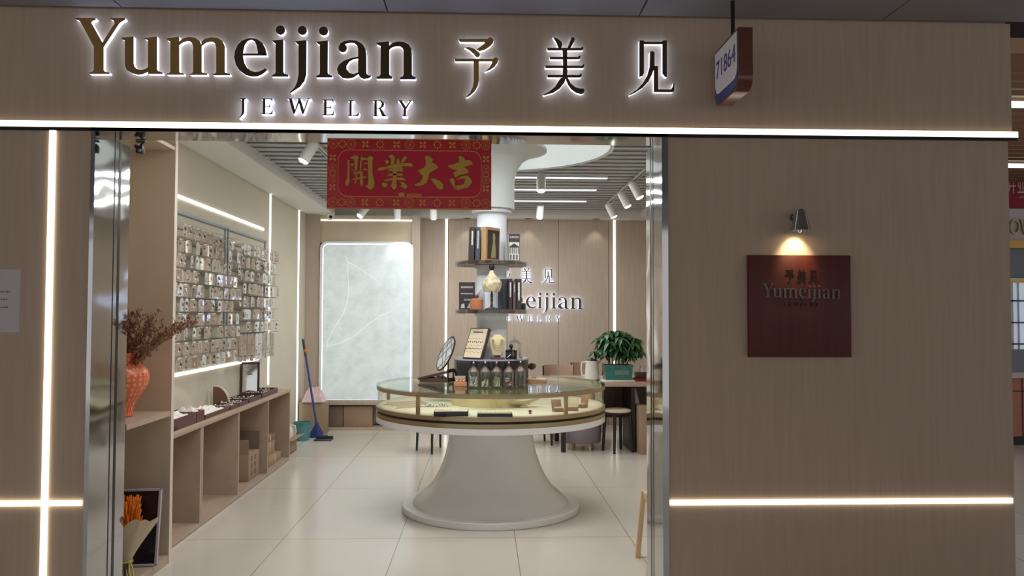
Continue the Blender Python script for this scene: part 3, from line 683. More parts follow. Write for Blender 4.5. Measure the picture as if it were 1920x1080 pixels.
f.path([(.03 + .02 * math.cos(a), -.02, .1 + .014 * math.sin(a)) for a in [k * .6 for k in range(11)]], .003, 'ribbon', 5)
O('ribbon', f, t)
# ------------------------------------------------------------------ low counter of open bays
CX, CT, CY0, CY1 = -1.92, .707, 4.79, 8.06
th = .025
def bay_unit(label, y0, y1, divs, shelves=()):
    t = T('open_shelf_unit', label, 'shelf unit', (CX, y0, 0), 'open shelf units under the left counter top')
    for yy in (y0, y1 - th): O('side_panel', MB().box(XW, CX, yy, yy + th, .03, CT - .03, 'shelf'), t, world=True)
    for yy in divs: O('divider', MB().box(XW + .01, CX, yy, yy + th, .03, CT - .03, 'shelf'), t, world=True)
    O('back_panel', MB().box(XW, XW + .01, y0 + th, y1 - th, .03, CT - .03, 'shelf'), t, world=True)
    O('bottom_panel', MB().box(XW, CX, y0, y1, 0.006, .03, 'shelf'), t, world=True)
    for a, b_, zz in shelves: O('shelf', MB().box(XW + .01, CX - .02, a, b_, zz - .012, zz, 'shelf'), t, world=True)
    return t
bay_unit('near open shelf unit of the left counter with empty bay', CY0, 5.555, ())
bay_unit('far open shelf unit of the left counter with cartons in its bays', 5.56, CY1, (6.375, 7.235))
O('counter_top', MB().box(XW, CX + .006, CY0, CY1 + .006, CT - .03, CT, 'shelf', .002), None, 'long pale wood counter top along the left wall', 'counter top')
def carton(label, c, sz, rz=0, m='card', grp='cardboard cartons in the shop', flap=False, tape=True, marks=False):
    t = T('carton', label, 'box', c, grp, math.radians(rz)); w, d, h = sz
    if flap:
        b = MB(); e = .006
        b.box(-w / 2, w / 2, -d / 2, -d / 2 + e, 0, h, m).box(-w / 2, w / 2, d / 2 - e, d / 2, 0, h, m).box(-w / 2, -w / 2 + e, -d / 2, d / 2, 0, h, m).box(w / 2 - e, w / 2, -d / 2, d / 2, 0, h, m).box(-w / 2, w / 2, -d / 2, d / 2, 0, e, m)
        O('body', b, t)
        O('flap', MB().box(0, w * .45, -d / 2, d / 2, -.002, .002, m, 0, Matrix.Translation((w / 2, 0, h - .003)) @ Ry(-12).to_4x4()), t)
        O('flap', MB().box(-.004, 0, -d / 2, d / 2, 0, d * .3, m, 0, Matrix.Translation((-w / 2, 0, h)) @ Ry(-10).to_4x4()), t)
    else:
        O('body', MB().box(-w / 2, w / 2, -d / 2, d / 2, 0, h, m, .004), t)
        if tape: O('tape', MB().box(-w / 2 - .0008, w / 2 + .0008, -.024, .024, h - .05, h + .0008, 'tape'), t)
    if marks:
        b = MB()
        for i in range(3):
            for j in range(2): b.box(w / 2, w / 2 + .001, -d * .3 + j * d * .32, -d * .3 + j * d * .32 + .05, h * .15 + i * h * .27, h * .15 + i * h * .27 + .045, 'card2')
        O('printed_marks', b, t)
    return t
t = carton('open printed carton in the third bay of the left counter', (-2.085, 7.03, .0305), (.21, .32, .225), 0, 'card', marks=True, tape=False)
O('flap', MB().box(-.105, .105, -.003, .003, 0, .13, 'card', 0, Matrix.Translation((0, -.157, .224)) @ Rx(9).to_4x4()), t)
O('flap', MB().box(-.105, .105, -.003, .003, 0, .16, 'card2', 0, Matrix.Translation((0, .155, .224)) @ Rx(-3).to_4x4()), t)
carton('flat carton lowest of the stack in the last counter bay', (-2.09, 7.74, .0305), (.22, .46, .075), 0, 'card', tape=True)
carton('middle carton of the stack in the last counter bay', (-2.11, 7.72, .106), (.17, .34, .13), 0, 'card', tape=True)
carton('upper flat brown carton of the stack in the last counter bay', (-2.11, 7.71, .2365), (.18, .36, .06), 0, 'card2', tape=True)
# things on the counter top, near to far
def tray(label, px0, px1, depth, h, m, fill, grp='jewellery trays on the left counter', y=None, w=.2, xoff=0):
    y0 = Px(px0, 745, CX).y; y1 = Px(px1, 740, CX).y
    t = T('jewellery_tray', label, 'tray', ((CX - .03 - w / 2) + xoff, (y0 + y1) / 2, CT + .0005), grp); d = y1 - y0
    b = MB(); e = .008
    b.box(-w / 2, w / 2, -d / 2, d / 2, 0, .008, m).box(-w / 2, w / 2, -d / 2, -d / 2 + e, .008, h, m).box(-w / 2, w / 2, d / 2 - e, d / 2, .008, h, m).box(-w / 2, -w / 2 + e, -d / 2 + e, d / 2 - e, .008, h, m).box(w / 2 - e, w / 2, -d / 2 + e, d / 2 - e, .008, h, m)
    O('box', b, t)
    rn = random.Random(int(px0)); f = MB()
    if fill == 'bags':
        n = 14; vs = []
        for i in range(n):
            for j in range(n):
                u, v = i / (n - 1), j / (n - 1); ed = min(u, v, 1 - u, 1 - v)
                vs.append(((u - .5) * (w - .02), (v - .5) * (d - .02), h * .55 + (min(ed * 3, 1)) * (h * .55 + rn.uniform(0, .035))))
        f._faces(vs, [(i * n + j, (i + 1) * n + j, (i + 1) * n + j + 1, i * n + j + 1) for i in range(n - 1) for j in range(n - 1)], 'whitebag')
        O('plastic_bags', f, t, smooth=False)
    elif fill == 'beads':
        f.box(-w / 2 + e, w / 2 - e, -d / 2 + e, d / 2 - e, .008, h * .7, 'black')
        for k in range(90): f.ball((rn.uniform(-w / 2 + .015, w / 2 - .015), rn.uniform(-d / 2 + .015, d / 2 - .015), h * .75 + rn.uniform(0, .006)), rn.uniform(.004, .009), rn.choice(['bead', 'white_ink', 'bead', 'blacktrinket']), 6, (1, 1, .7))
        t2 = O('jewellery', f, t); t2['kind'] = 'stuff'
    elif fill == 'roll':
        f.box(-w / 2 + e, w / 2 - e, -d / 2 + e, d / 2 - e, .008, .014, 'maroon').path([(.05, -d * .3, .022), (.05, d * .3, .022)], .01, 'cloth', 8)
        O('roll', f, t)
    return t
tray('small flat brown tray at the near end of the left counter', 320, 343, 0, .028, 'maroon', 'roll', w=.16)
tray('deep maroon box of plastic bags nearest the niche on the left counter', 331, 377, 0, .075, 'maroon', 'bags', w=.19)
tray('second deep maroon box of plastic bags on the left counter', 378, 392, 0, .075, 'maroon', 'bags', w=.19)
tray('shallow brown tray heaped with white plastic packets', 394, 438, 0, .032, 'maroon', 'bags', w=.2)
tray('shallow tray of beads just before the wooden display fan', 429.5, 454, 0, .03, 'maroon', 'beads', w=.2, xoff=-.02) if False else None
tray('shallow tray of beads beside the wooden display fan', 440, 455, 0, .03, 'maroon', 'beads', w=.2)
tray('small brown tray of silver beads in the middle of the row', 456, 472, 0, .03, 'maroon', 'beads', w=.2)
tray('brown tray of dark beads before the standing mirror', 474, 496, 0, .035, 'maroon', 'beads', w=.2)
tray('last tray of black and silver beads at the far counter end', 498, 527, 0, .045, 'maroon', 'beads', w=.2)
q = Px(424, 745, -2.16)
t = T('display_fan', 'brown wooden quarter round display stand among the counter trays', 'display stand', (-2.205, 6.62, CT + .0005))
pts = [(0, 0, 0), (0, .0, .15)] + [(.02 + .12 * math.sin(k * math.pi / 16), 0, .15 * math.cos(k * math.pi / 16)) for k in range(9)]
O('board', MB().prism([(x * .9, 0, z) for x, y, z in pts], (0, .022, 0), M.setdefault('fan', mat('brown fan timber', (120, 84, 68), .5)), 'edge'), t)
O('edge_band', MB().path([(.9 * (.02 + .12 * math.sin(k * math.pi / 16)), .011, .15 * math.cos(k * math.pi / 16)) for k in range(9)], .011, 'edge', 8), t)
t = T('standing_mirror', 'rectangular dark framed mirror standing on the far counter end', 'mirror', (-2.15, 7.46, CT + .0005), None, math.radians(12))
f = MB(); mt = Rx(-6).to_4x4(); w, h, e = .17, .3, .02
for a in ((-w / 2, -w / 2 + e, 0, h), (w / 2 - e, w / 2, 0, h), (-w / 2, w / 2, h - e, h), (-w / 2, w / 2, 0, e)): f.box(a[0], a[1], -.01, .01, a[2], a[3], 'darkwood', .002, mt)
O('frame', f, t); O('glass', MB().box(-w / 2 + e, w / 2 - e, -.004, .006, e, h - e, 'mirror', 0, mt), t)
O('back_leg', MB().box(-.02, .02, 0, .008, 0, .2, 'darkwood', 0, Matrix.Translation((0, .075, 0)) @ Rx(18).to_4x4()), t)
# wall light lines and the two hook racks
WLX = XW + .004
def wstrip(label, y0, y1, z0, z1, led='led_cool'):
    t = T('led_strip', label, 'light strip', (XW, (y0 + y1) / 2, (z0 + z1) / 2), 'light lines in the shop')
    O('diffuser', MB().box(XW, XW + .012, y0, y1, z0, z1, led, .002), t, world=True)
wstrip('upper light line above the packet wall on the left', 4.86, 8.16, 2.303, 2.327)
wstrip('lower light line under the packet wall above the left counter', 4.86, 8.04, .995, 1.018)
wstrip('tall light line at the far edge of the packet wall', 8.4, 8.425, CT + .01, ZS)
wstrip('tall light line in the far left corner behind the broom', 9.7, 9.725, .05, ZS)
pk = []
def packet(v):
    b = MB(); r = random.Random(v); w, h = (.082, .088) if v < 6 else (.06, .24)
    c = M['cardpk'][v % 5]
    b.box(-.0015, .0015, -w / 2, w / 2, -h, -.012, c)
    b.box(-.0015, .0015, -w * .28, w * .28, -.012, 0, c)
    b.box(.003, .005, -w / 2 - .003, w / 2 + .003, -h - .003, -.006, 'poly')
    for k in range(5 if v < 6 else 9):
        b.ball((.003, r.uniform(-w * .3, w * .3), r.uniform(-h * .85, -h * .3)), r.uniform(.004, .009), r.choice(['silverpk', 'silverpk', 'mauve', 'bead', 'white_ink', 'silverpk'] if v != 3 else ['silverpk', 'bead', 'blacktrinket', 'silverpk']), 6)
    b.box(.0016, .0024, -w * .3, w * .3, -h * .32, -h * .2, 'pink' if v % 3 == 0 else 'white_ink')
    return b
pk = [packet(v) for v in range(8)]
rn = random.Random(11)
pk_first = {}
def put_packet(v, loc, label, grp, rz):
    if v not in pk_first:
        o = O('jewellery_packet', pk[v], None, label, 'packet', grp); pk_first[v] = o
    else:
        o = pk_first[v].copy(); COL.objects.link(o); tag(o, label, 'packet', grp)
    o.location = loc; o.rotation_euler = (rn.uniform(-.06, .06), 0, rz); return o
def rack(label, y0, y1, zs, npr, long_row, near):
    t = T('hook_rack', label, 'display rack', (XW, (y0 + y1) / 2, 1.0), 'hook racks on the left wall')
    O('top_bar', MB().box(XW, XW + .02, y0, y1, 2.185, 2.205, 'greyslat', .003), t, world=True)
    for yy in (y0 + .02, y1 - .02): O('post', MB().box(XW, XW + .012, yy - .006, yy + .006, 1.03, 2.2, 'greyslat'), t, world=True)
    where = 'near' if near else 'far'
    for ri, zz in enumerate(zs):
        b = MB().box(XW + .002, XW + .014, y0, y1, zz + .004, zz + .016, 'greyslat')
        n = npr; hooks = []
        for k in range(n):
            yy = y0 + .06 + (y1 - y0 - .12) * (k + .5) / n
            b.tube((XW + .01, yy, zz + .01), (XW + .17, yy, zz + .014), .0016, 'chrome', n=5)
            hooks.append(yy)
        O('hook_rail', b, t, world=True)
        lr = long_row and ri == len(zs) - 1
        ordn = ['top', 'second', 'third', 'fourth', 'fifth', 'sixth', 'seventh', 'eighth', 'ninth', 'tenth'][ri]
        lab = (f'tall clear packet hanging in the bottom row of the {where} hook rack' if lr else f'small carded packet hanging in the {ordn} row of the {where} hook rack')
        grp = f'packets in the {ordn} row of the {where} rack'
        for k, yy in enumerate(hooks):
            if ri == 0 and near and k in (4, 5): pass
            v = rn.choice((6, 7)) if lr else rn.choice(range(6))
            xo = rn.uniform(.09, .16)
            put_packet(v, (XW + xo, yy + rn.uniform(-.006, .006), zz + .006), lab, grp, rn.uniform(-.25, .2))
            if rn.random() < .10: put_packet(rn.choice((6, 7)) if lr else rn.choice(range(6)), (XW + xo - rn.uniform(.03, .06), yy + rn.uniform(-.006, .006), zz + .006), lab, grp, rn.uniform(-.25, .2))
zl = [2.075 - .104 * k for k in range(10)]
rack('near hook rack of small packets on the left wall', 5.3, 6.98, zl, 15, False, True)
zr = [2.065 - .115 * k for k in range(7)] + [1.265]
rack('far hook rack with tall packets in its bottom row', 7.02, 8.24, zr, 14, True, False)
# ================================================================== BACK LEFT CORNER
lx0, lx1 = P(606, 600, BY).x, P(770, 600, BY).x
lz0, lz1 = .385, P(690, 459, BY).z
t = T('light_window', 'tall frosted glowing panel with rounded corners at the back left', 'light panel', ((lx0 + lx1) / 2, BY, lz0))
def rrect(x0, x1, z0, z1, r, y, n=6):
    o = []
    for cx, cz, a in ((x1 - r, z1 - r, 0), (x0 + r, z1 - r, 90), (x0 + r, z0 + .01, 180), (x1 - r, z0 + .01, 270)):
        rr = r if cz > z0 + .02 else .01
        cx2 = cx if cz > z0 + .02 else (x0 + .01 if cx < (x0 + x1) / 2 else x1 - .01)
        for k in range(n + 1): o.append((cx2 + rr * math.cos(math.radians(a + 90 * k / n)), y, cz + rr * math.sin(math.radians(a + 90 * k / n))))
    return o
def frost():
    m = emis('frosted lit glass', (205, 222, 222), .29); nt = m.node_tree; b = nt.nodes['Principled BSDF']
    tc = nt.nodes.new('ShaderNodeTexCoord'); nz = nt.nodes.new('ShaderNodeTexNoise'); nz.inputs['Scale'].default_value = 5.5; nz.inputs['Detail'].default_value = 9; nz.inputs['Roughness'].default_value = .65
    rp = nt.nodes.new('ShaderNodeValToRGB'); rp.color_ramp.elements[0].position = .35; rp.color_ramp.elements[1].position = .68
    rp.color_ramp.elements[0].color = lin((200, 212, 213)); rp.color_ramp.elements[1].color = lin((220, 232, 234))
    nt.links.new(tc.outputs['Object'], nz.inputs[0]); nt.links.new(nz.outputs[0], rp.inputs[0]); nt.links.new(rp.outputs[0], b.inputs['Emission Color']); nt.links.new(rp.outputs[0], b.inputs['Base Color'])
    return m
M['frost'] = frost(); M['frostline'] = emis('bright line in frosted glass', (230, 240, 238), .45)
O('frame', MB().prism(rrect(lx0 - .045, lx1 + .03, lz0 - .005, lz1 + .04, .09, BY - .02), (0, .07, 0), 'gloss_white'), t, world=True)
O('glow_edge', MB().prism(rrect(lx0 - .012, lx1 + .012, lz0 - .003, lz1 + .012, .07, BY - .024), (0, .006, 0), 'halo'), t, world=True)
O('frosted_pane', MB().prism(rrect(lx0, lx1, lz0, lz1, .06, BY - .03), (0, .008, 0), 'frost'), t, world=True)
LP = lambda pts: [P(x, y, BY - .032) for x, y in pts]
f = MB()
for pts in ([(648, 480), (651, 492), (653, 535), (652, 562), (642, 590), (628, 612), (614, 640), (612, 655)], [(650, 490), (668, 500), (690, 515), (708, 527)], [(614, 650), (640, 643), (662, 632), (690, 608), (712, 593), (734, 584)]):
    f.path(LP(pts), .0028, 'frostline', 5)
O('drawn_lines', f, t, world=True)
strip('short light line over the recess above the glowing panel', P(597, 411, BY).x, P(772, 411, BY).x, P(690, 412, BY).z - .008, P(690, 412, BY).z + .008, BY + .058, 'light lines in the shop', 'led_cool')
for xx, lab in ((837, 'tall light line in the back wall left of the column'), (1152, 'tall light line in the back wall above the potted plant')):
    q = P(xx, 500, YB); strip(lab, q.x - .014, q.x + .014, .1, ZS, YB - .004, 'light lines in the shop', 'led_cool')
a, b2 = P(609, 748, BY - .05), P(712, 744, BY - .05)
t = T('folded_umbrella', 'dark folded umbrella lying on the ledge of the glowing panel', 'umbrella', (a.x, BY, .3805))
O('canopy', MB().path([(a.x, BY, .395), (a.x + .4, BY, .398)], [.012, .016], 'blackgloss', 8), t, world=True)
O('handle', MB().path([(a.x + .4, BY, .398), (a.x + .62, BY, .4), (b2.x, BY, .4)], [.018, .018, .014], 'maroon', 8), t, world=True)
carton('grey brown carton under the ledge of the glowing panel at left', (P(627, 780, BY + .1).x, BY + .1, .0355), (.24, .18, .26), 0, 'card2', tape=False)
carton('wider tan carton under the ledge of the glowing panel', (P(673, 780, BY + .1).x, BY + .1, .0355), (.36, .18, .26), 0, 'card', tape=False)
# cleaning corner
carton('open tall carton with a plastic bag in the far left corner', (-2.06, 9.86, 0), (.33, .2, .385), 2, 'card', flap=False, tape=False)
f = MB(); rn = random.Random(9); n = 12; vs = []
for i in range(n):
    for j in range(n):
        u, v = i / (n - 1), j / (n - 1); ed = min(u, v, 1 - u, 1 - v); vs.append(((u - .5) * .26, (v - .5) * .24, min(ed * 4, 1) * (.12 + rn.uniform(0, .07))))
f._faces(vs, [(i * n + j, (i + 1) * n + j, (i + 1) * n + j + 1, i * n + j + 1) for i in range(n - 1) for j in range(n - 1)], 'pink')
O('plastic_bag', f, None, 'crumpled pinkish clear plastic bag on top of the corner carton', 'bag', loc=(-2.06, 9.86, .3855), smooth=False)
carton('long low open carton on the floor past the counter end', (-2.09, 8.4, 0), (.2, .52, .16), 0, 'card', flap=True, tape=False)
t = T('bucket', 'teal plastic bucket on the floor in the cleaning corner', 'bucket', (-2.07, 9.3, 0))
O('shell', MB().lathe([(.001, 0), (.078, 0), (.098, .2), (.106, .2), (.106, .212), (.095, .212), (.075, .01), (.001, .01)], 'bluegreen', n=32), t)
O('handle', MB().path([(.103 * math.cos(k * math.pi / 10), -.085 * math.sin(k * math.pi / 10), .2 - .06 * math.sin(k * math.pi / 10)) for k in range(11)], .004, 'bluegreen', 6, ), t)
t = T('cleaning_jug', 'white plastic jug standing in the low open carton', 'jug', (-2.09, 8.62, .0065))
O('body', MB().lathe([(.001, 0), (.07, 0), (.075, .02), (.075, .2), (.05, .25), (.025, .265), (.025, .29), (.001, .29)], 'kettle', n=24), t)
O('handle', MB().path([(.04, 0, .26), (.09, 0, .255), (.1, 0, .19), (.076, 0, .14)], .01, 'kettle', 8), t)
t = T('broom', 'broom with a blue handle leaning in the far left corner', 'broom', (-1.95, 9.5, 0))
ht = P(568, 636, 9.68); hb = Vector((-1.95, 9.5, .14))
O('handle', MB().tube(hb, (ht.x, 9.68, ht.z), .013, 'navy'), t, world=True)
O('grip', MB().tube(hb + (Vector((ht.x, 9.68, ht.z)) - hb) * .8, (ht.x, 9.68, ht.z), .016, 'tealblack'), t, world=True)
O('hook', MB().ball(hb + (Vector((ht.x, 9.68, ht.z)) - hb) * .86 + Vector((.014, -.01, 0)), .02, 'orange', 10, (1, .6, 1.4)), t, world=True)
O('head', MB().lathe([(.018, .18), (.03, .14), (.075, .06), (.085, 0)], 'navy', (-1.95, 9.5, 0), 20, sy=.45), t, world=True)
t = T('dustpan', 'dark long dustpan lying on the floor beside the broom', 'dustpan', (-1.83, 9.3, 0))
O('pan', MB().box(-.1, .1, -.07, .07, 0, .012, 'tealblack', .004).box(-.1, .1, .058, .07, .012, .04, 'tealblack', .003), t)
O('handle', MB().box(-.02, .02, .065, .16, .02, .04, 'tealblack', .004), t)
# ================================================================== COLUMN AND ROUND SHOWCASE
TX, TY, TR, TZ = P(921, 720, 6.05).x, 6.05, .858, .938
b = MB()
b.lathe([(.115, .95), (.113, 2.24), (.1135, 2.24)], 'column', (TX, TY, 0), 48, close=False)
b.lathe([(.15, 2.225), (.15, 2.255), (.172, 2.255), (.172, 2.47), (.19, 2.55), (.235, 2.62), (.31, 2.67), (.42, 2.70), (.42, 2.72)], M.setdefault('capital', mat('greyish white capital paint', (202, 207, 206), .4)), (TX, TY, 0), 64, close=False)
b.lathe([(.11, 2.225), (.15, 2.225)], 'column', (TX, TY, 0), 48, close=False)
O('column', b, None, 'round white column rising through the glass showcase to the ceiling', 'column', kind='structure')
t = T('ceiling_disc', 'large round white ceiling disc with an added glow around the head of the column', 'ceiling light', (TX, TY, 2.72))
O('rim', MB().lathe([(.90, 2.715), (.93, 2.715), (.93, 2.80), (.90, 2.80)], 'white', (TX, TY, 0), 96, close=False), t, world=True)
O('diffuser', MB().lathe([(.30, 2.722), (.90, 2.722), (.90, 2.74), (.30, 2.74)], 'disc', (TX, TY, 0), 96, close=False), t, world=True)  # glow stands in for light falling on white ceiling
# showcase
t = T('round_showcase', 'large round glass topped jewellery showcase on a white trumpet base', 'display table', (TX, TY, 0))
def L(prof, m, n=96, close=False, a0=0, a1=2 * math.pi): return MB().lathe(prof, m, n=n, close=close, a0=a0, a1=a1)
O('foot_ring', L([(.001, .006), (.655, .006), (.658, 0), (.664, .004), (.667, .012), (.667, .046), (.662, .05), (.58, .05)], 'gloss_white'), t)
O('pedestal', L([(.585, .05), (.57, .075), (.545, .10), (.505, .13), (.46, .17), (.415, .235), (.375, .315), (.342, .41), (.322, .50), (.308, .60), (.302, .67)], 'gloss_white'), t)
O('drum_base', L([(.29, .664), (.85, .664), (.858, .668), (.858, .708), (.001, .709)], 'gloss_white'), t)
O('lower_band', L([(.852, .708), (.858, .710), (.858, .738), (.83, .738)], 'brass'), t)
O('seal', L([(.846, .738), (.846, .756)], 'groove'), t)
O('display_rail', L([(.84, .755), (.858, .755), (.858, .781), (.845, .783), (.3, .779)], 'brass'), t)
O('display_cloth', L([(.12, .781), (.842, .7835), (.842, .782), (.12, .7795)], 'cloth'), t)
O('top_rail', L([(.835, .903), (.856, .903), (.856, .929), (.835, .929), (.835, .903)], 'brass'), t)
O('inner_drum', L([(.30, .783), (.30, .929)], 'ivory'), t)
for k in range(5):
    a = math.radians(-90 - 36 + k * 72)
    O('post', MB().box(-.013, .013, -.006, .012, .755, .905, 'brass', .002, Matrix.Translation((.848 * math.cos(a), .848 * math.sin(a), 0)) @ Rz(math.degrees(a) + 90).to_4x4()), t)
    O('side_pane', MB().lathe([(.85, .783), (.85, .903)], 'glass_side', n=24, close=False, a0=a + .012, a1=a + 2 * math.pi / 5 - .012), t)
O('glass_top', MB().lathe([(.12, .930), (.84, .930), (.858, .930), (.858, .938), (.84, .938), (.12, .938)], 'glass_top', n=96, close=False), t)
O('showcase_light', L([(.828, .905), (.828, .925)], M.setdefault('case_led', emis('warm showcase light', (255, 226, 170), 1.6))), t)
# things inside the showcase
CZ = .784
def at(px, py, z=CZ): return Pz(px, py, z)
def flat_tray(label, px0, px1, pyf, dep, h, inlay):
    a = at(px0, pyf); c = at(px1, pyf)
    t = T('ring_tray', label, 'tray', ((a.x + c.x) / 2, a.y + dep / 2, CZ + .0005), 'trays inside the showcase'); w = c.x - a.x
    O('box', MB().box(-w / 2, w / 2, -dep / 2, dep / 2, 0, h, 'blackgloss', .002), t)
    O('inlay', MB().box(-w / 2 + .006, w / 2 - .006, -dep / 2 + .006, dep / 2 - .006, h, h + .002, inlay), t)
    f = MB()
    for k in range(7): f.path([(-w / 2 + .025 + (w - .05) * k / 6 + .006 * math.cos(q), 0, h + .003 + .006 * abs(math.sin(q))) for q in [i * .45 for i in range(8)]], .001, 'goldchain', 4)
    O('rings', f, t)
flat_tray('left black ring tray lying in the showcase front', 813, 878, 781, .16, .03, 'cloth')
flat_tray('right black ring tray lying in the showcase front', 895, 961, 782, .1, .02, 'ivory')
q = at(926, 775); t = T('bangle', 'thin gold bangle standing on the right ring tray', 'bangle', (q.x, q.y + .05, CZ + .0225))
O('ring', MB().path([(.02 * math.cos(k * math.pi / 12), 0, .034 + .034 * math.sin(k * math.pi / 12)) for k in range(25)], .0022, 'goldchain', 6), t)
q = at(994, 776); t = T('ring_stand', 'small dark wooden ring knob on the showcase cloth', 'ring stand', (q.x, q.y, CZ + .0005))
O('knob', MB().lathe([(.001, 0), (.011, 0), (.006, .008), (.012, .016), (.009, .024), (.001, .026)], 'maroon', n=8), t)
q = at(985, 766); t = T('leaf_dish', 'pale leaf shaped shell dish in the showcase', 'dish', (q.x - .01, q.y + .08, CZ + .0005))
f = MB(); vs = []; n = 16
for i in range(n + 1):
    u = i / n
    for j in range(9):
        v = j / 8 - .5; wd = .085 * math.sin(math.pi * min(.999, u * .92 + .02)) ** .7
        vs.append(((u - .5) * .24, v * wd * 2 * .6, .012 + .05 * (2 * abs(v)) ** 2 * .6 + .05 * u ** 3 + .018 * (1 - u) ** 3))
f._faces(vs, [(i * 9 + j, (i + 1) * 9 + j, (i + 1) * 9 + j + 1, i * 9 + j + 1) for i in range(n) for j in range(8)], 'ivory_card')
f.lathe([(.03, 0), (.02, .014)], 'ivory_card', n=16)
O('bowl', f, t)
def prop_stand(label, px, py, w, m, lean):
    q = at(px, py); t = T('jewellery_stand', label, 'display stand', (q.x, q.y, CZ + .0005), 'small stands inside the showcase', math.radians(lean))
    O('back', MB().box(-w / 2, w / 2, 0, .01, 0, .085, m, .002, Rx(-22).to_4x4()), t)
    O('base', MB().box(-w / 2, w / 2, -.05, .015, 0, .022, 'tan', .003), t)
    O('pad', MB().box(-w / 2 + .008, w / 2 - .008, -.045, -.005, .0225, .032, 'ivory_card', .003), t)
prop_stand('brown stand with card behind the right showcase post', 1045, 771, .07, 'tan', 12)
prop_stand('brown stand with slanted cream card right of the showcase post', 1074, 769, .075, 'ivory_card', -14)
prop_stand('small brown ring stand nearest the right showcase edge', 1094, 764, .055, 'amber', -30)
f = MB(); rn = random.Random(4); q = at(816, 762)
for k in range(60):
    a = k * .33; r_ = .045 + .018 * math.sin(a * 2.3); f.ball((q.x + r_ * 1.5 * math.cos(a) + rn.uniform(-.006, .006), q.y + r_ * math.sin(a) + rn.uniform(-.006, .006), CZ + .006 + (.012 if k > 30 else 0)), .0062, 'white_ink' if k % 3 else 'bead', 8)
q = at(817, 762); O('pearl_necklace', f, T('necklace', 'pearl and crystal necklace strewn on the showcase cloth', 'necklace', (q.x, q.y, CZ)), world=True)
t = T('necklace_rack', 'row of fine gold chains stretched over the cloth on the left', 'necklace', (TX - .62, TY - .12, CZ + .0005), None, math.radians(20))
f = MB()
for k in range(9): f.path([(-.14 + .03 * math.sin(k), -.2 + .05 * k, .003), (0, -.2 + .05 * k, .003), (.17, -.2 + .05 * k + .01, .003)], .0014, 'tan', 5)
O('chains', f, t)
# ---- black drum on the glass
GZ = .9385
DR, DZ = .283, .189
t = T('display_drum', 'round black gloss plinth on the glass top around the column', 'plinth', (TX, TY, GZ))
O('wall', MB().lathe([(.12, 0), (DR, 0), (DR, DZ - .012), (.12, DZ - .012)], 'blackgloss', n=64, close=False), t)
O('top', MB().lathe([(.12, DZ - .012), (DR, DZ - .012), (DR, DZ), (.12, DZ)], M.setdefault('drumtop', mat('grey gloss', (150, 148, 160), .15)), n=64, close=False), t)
PZ = GZ + DZ + .0005
def dz(px, py): return Pz(px, py, PZ)
# earring board
t = T('earring_board', 'dark framed earring display board leaning on the column', 'display board', Vector((P(884, 670, 5.80).x, 5.83, PZ + .004)), None, math.radians(-37))
R1 = Rx(-24).to_4x4(); w, h = .17, .244
O('frame', MB().box(-w / 2, w / 2, 0, .03, 0, h, 'darkwood', .002, R1), t)
O('card', MB().box(-w / 2 + .008, w / 2 - .008, -.002, 0, .008, h - .008, 'ivory_card', 0, R1), t)
f = MB(); rn = random.Random(2)
for r_, m_ in enumerate(('goldchain', 'blacktrinket', 'silverpk', 'blacktrinket', 'goldchain')):
    for k in range(8):
        x = -w / 2 + .02 + (w - .04) * k / 7
        f.ball(R1 @ Vector((x, -.004, .05 + r_ * .026 + (k % 2) * .003)), .0042 if m_ != 'goldchain' else .003, m_, 6, (1, .6, 1.5))
O('earrings', f, t)
f = MB(); marks(f, -.045, .045, h - .042, h - .03, -.0025, 'ink', 9, False, 3); bmesh.ops.transform(f.bm, matrix=R1, verts=f.bm.verts); O('heading', f, t)
# necklace bust
t = T('necklace_bust', 'cream necklace bust with layered gold chains beside the column', 'bust', Vector((P(933, 670, 5.78).x, 5.845, PZ)))
O('base', MB().box(-.052, .052, -.03, .05, 0, .012, 'maroon', .002).box(-.022, .022, -.008, .03, .012, .026, 'darkwood'), t)
f = MB(); vs = []; pr = [(.026, .036, .014), (.03, .04, .018), (.05, .042, .02), (.085, .05, .024), (.115, .057, .028), (.14, .059, .028), (.154, .052, .026), (.163, .036, .022), (.174, .029, .02), (.178, .026, .016)]
n = 24
for zz, rx, ry in pr:
    for j in range(n):
        a = 2 * math.pi * j / n; vs.append((rx * math.cos(a), ry * math.sin(a) + .012 + .12 * (zz - .026) * .25, zz))
f._faces(vs, [(i * n + j, i * n + (j + 1) % n, (i + 1) * n + (j + 1) % n, (i + 1) * n + j) for i in range(len(pr) - 1) for j in range(n)] + [tuple((len(pr) - 1) * n + j for j in range(n)), tuple(range(n - 1, -1, -1))], 'ivory')
O('torso', f, t)
for dep, wd in ((.05, .03), (.07, .036), (.085, .042)):
    O('chain', MB().path([(wd * math.cos(a), -.014 - .006 * abs(math.sin(a)), .146 - dep * math.sin(a) * 1.0) for a in [math.pi * k / 16 for k in range(17)]], .0018, 'tan', 6), t)
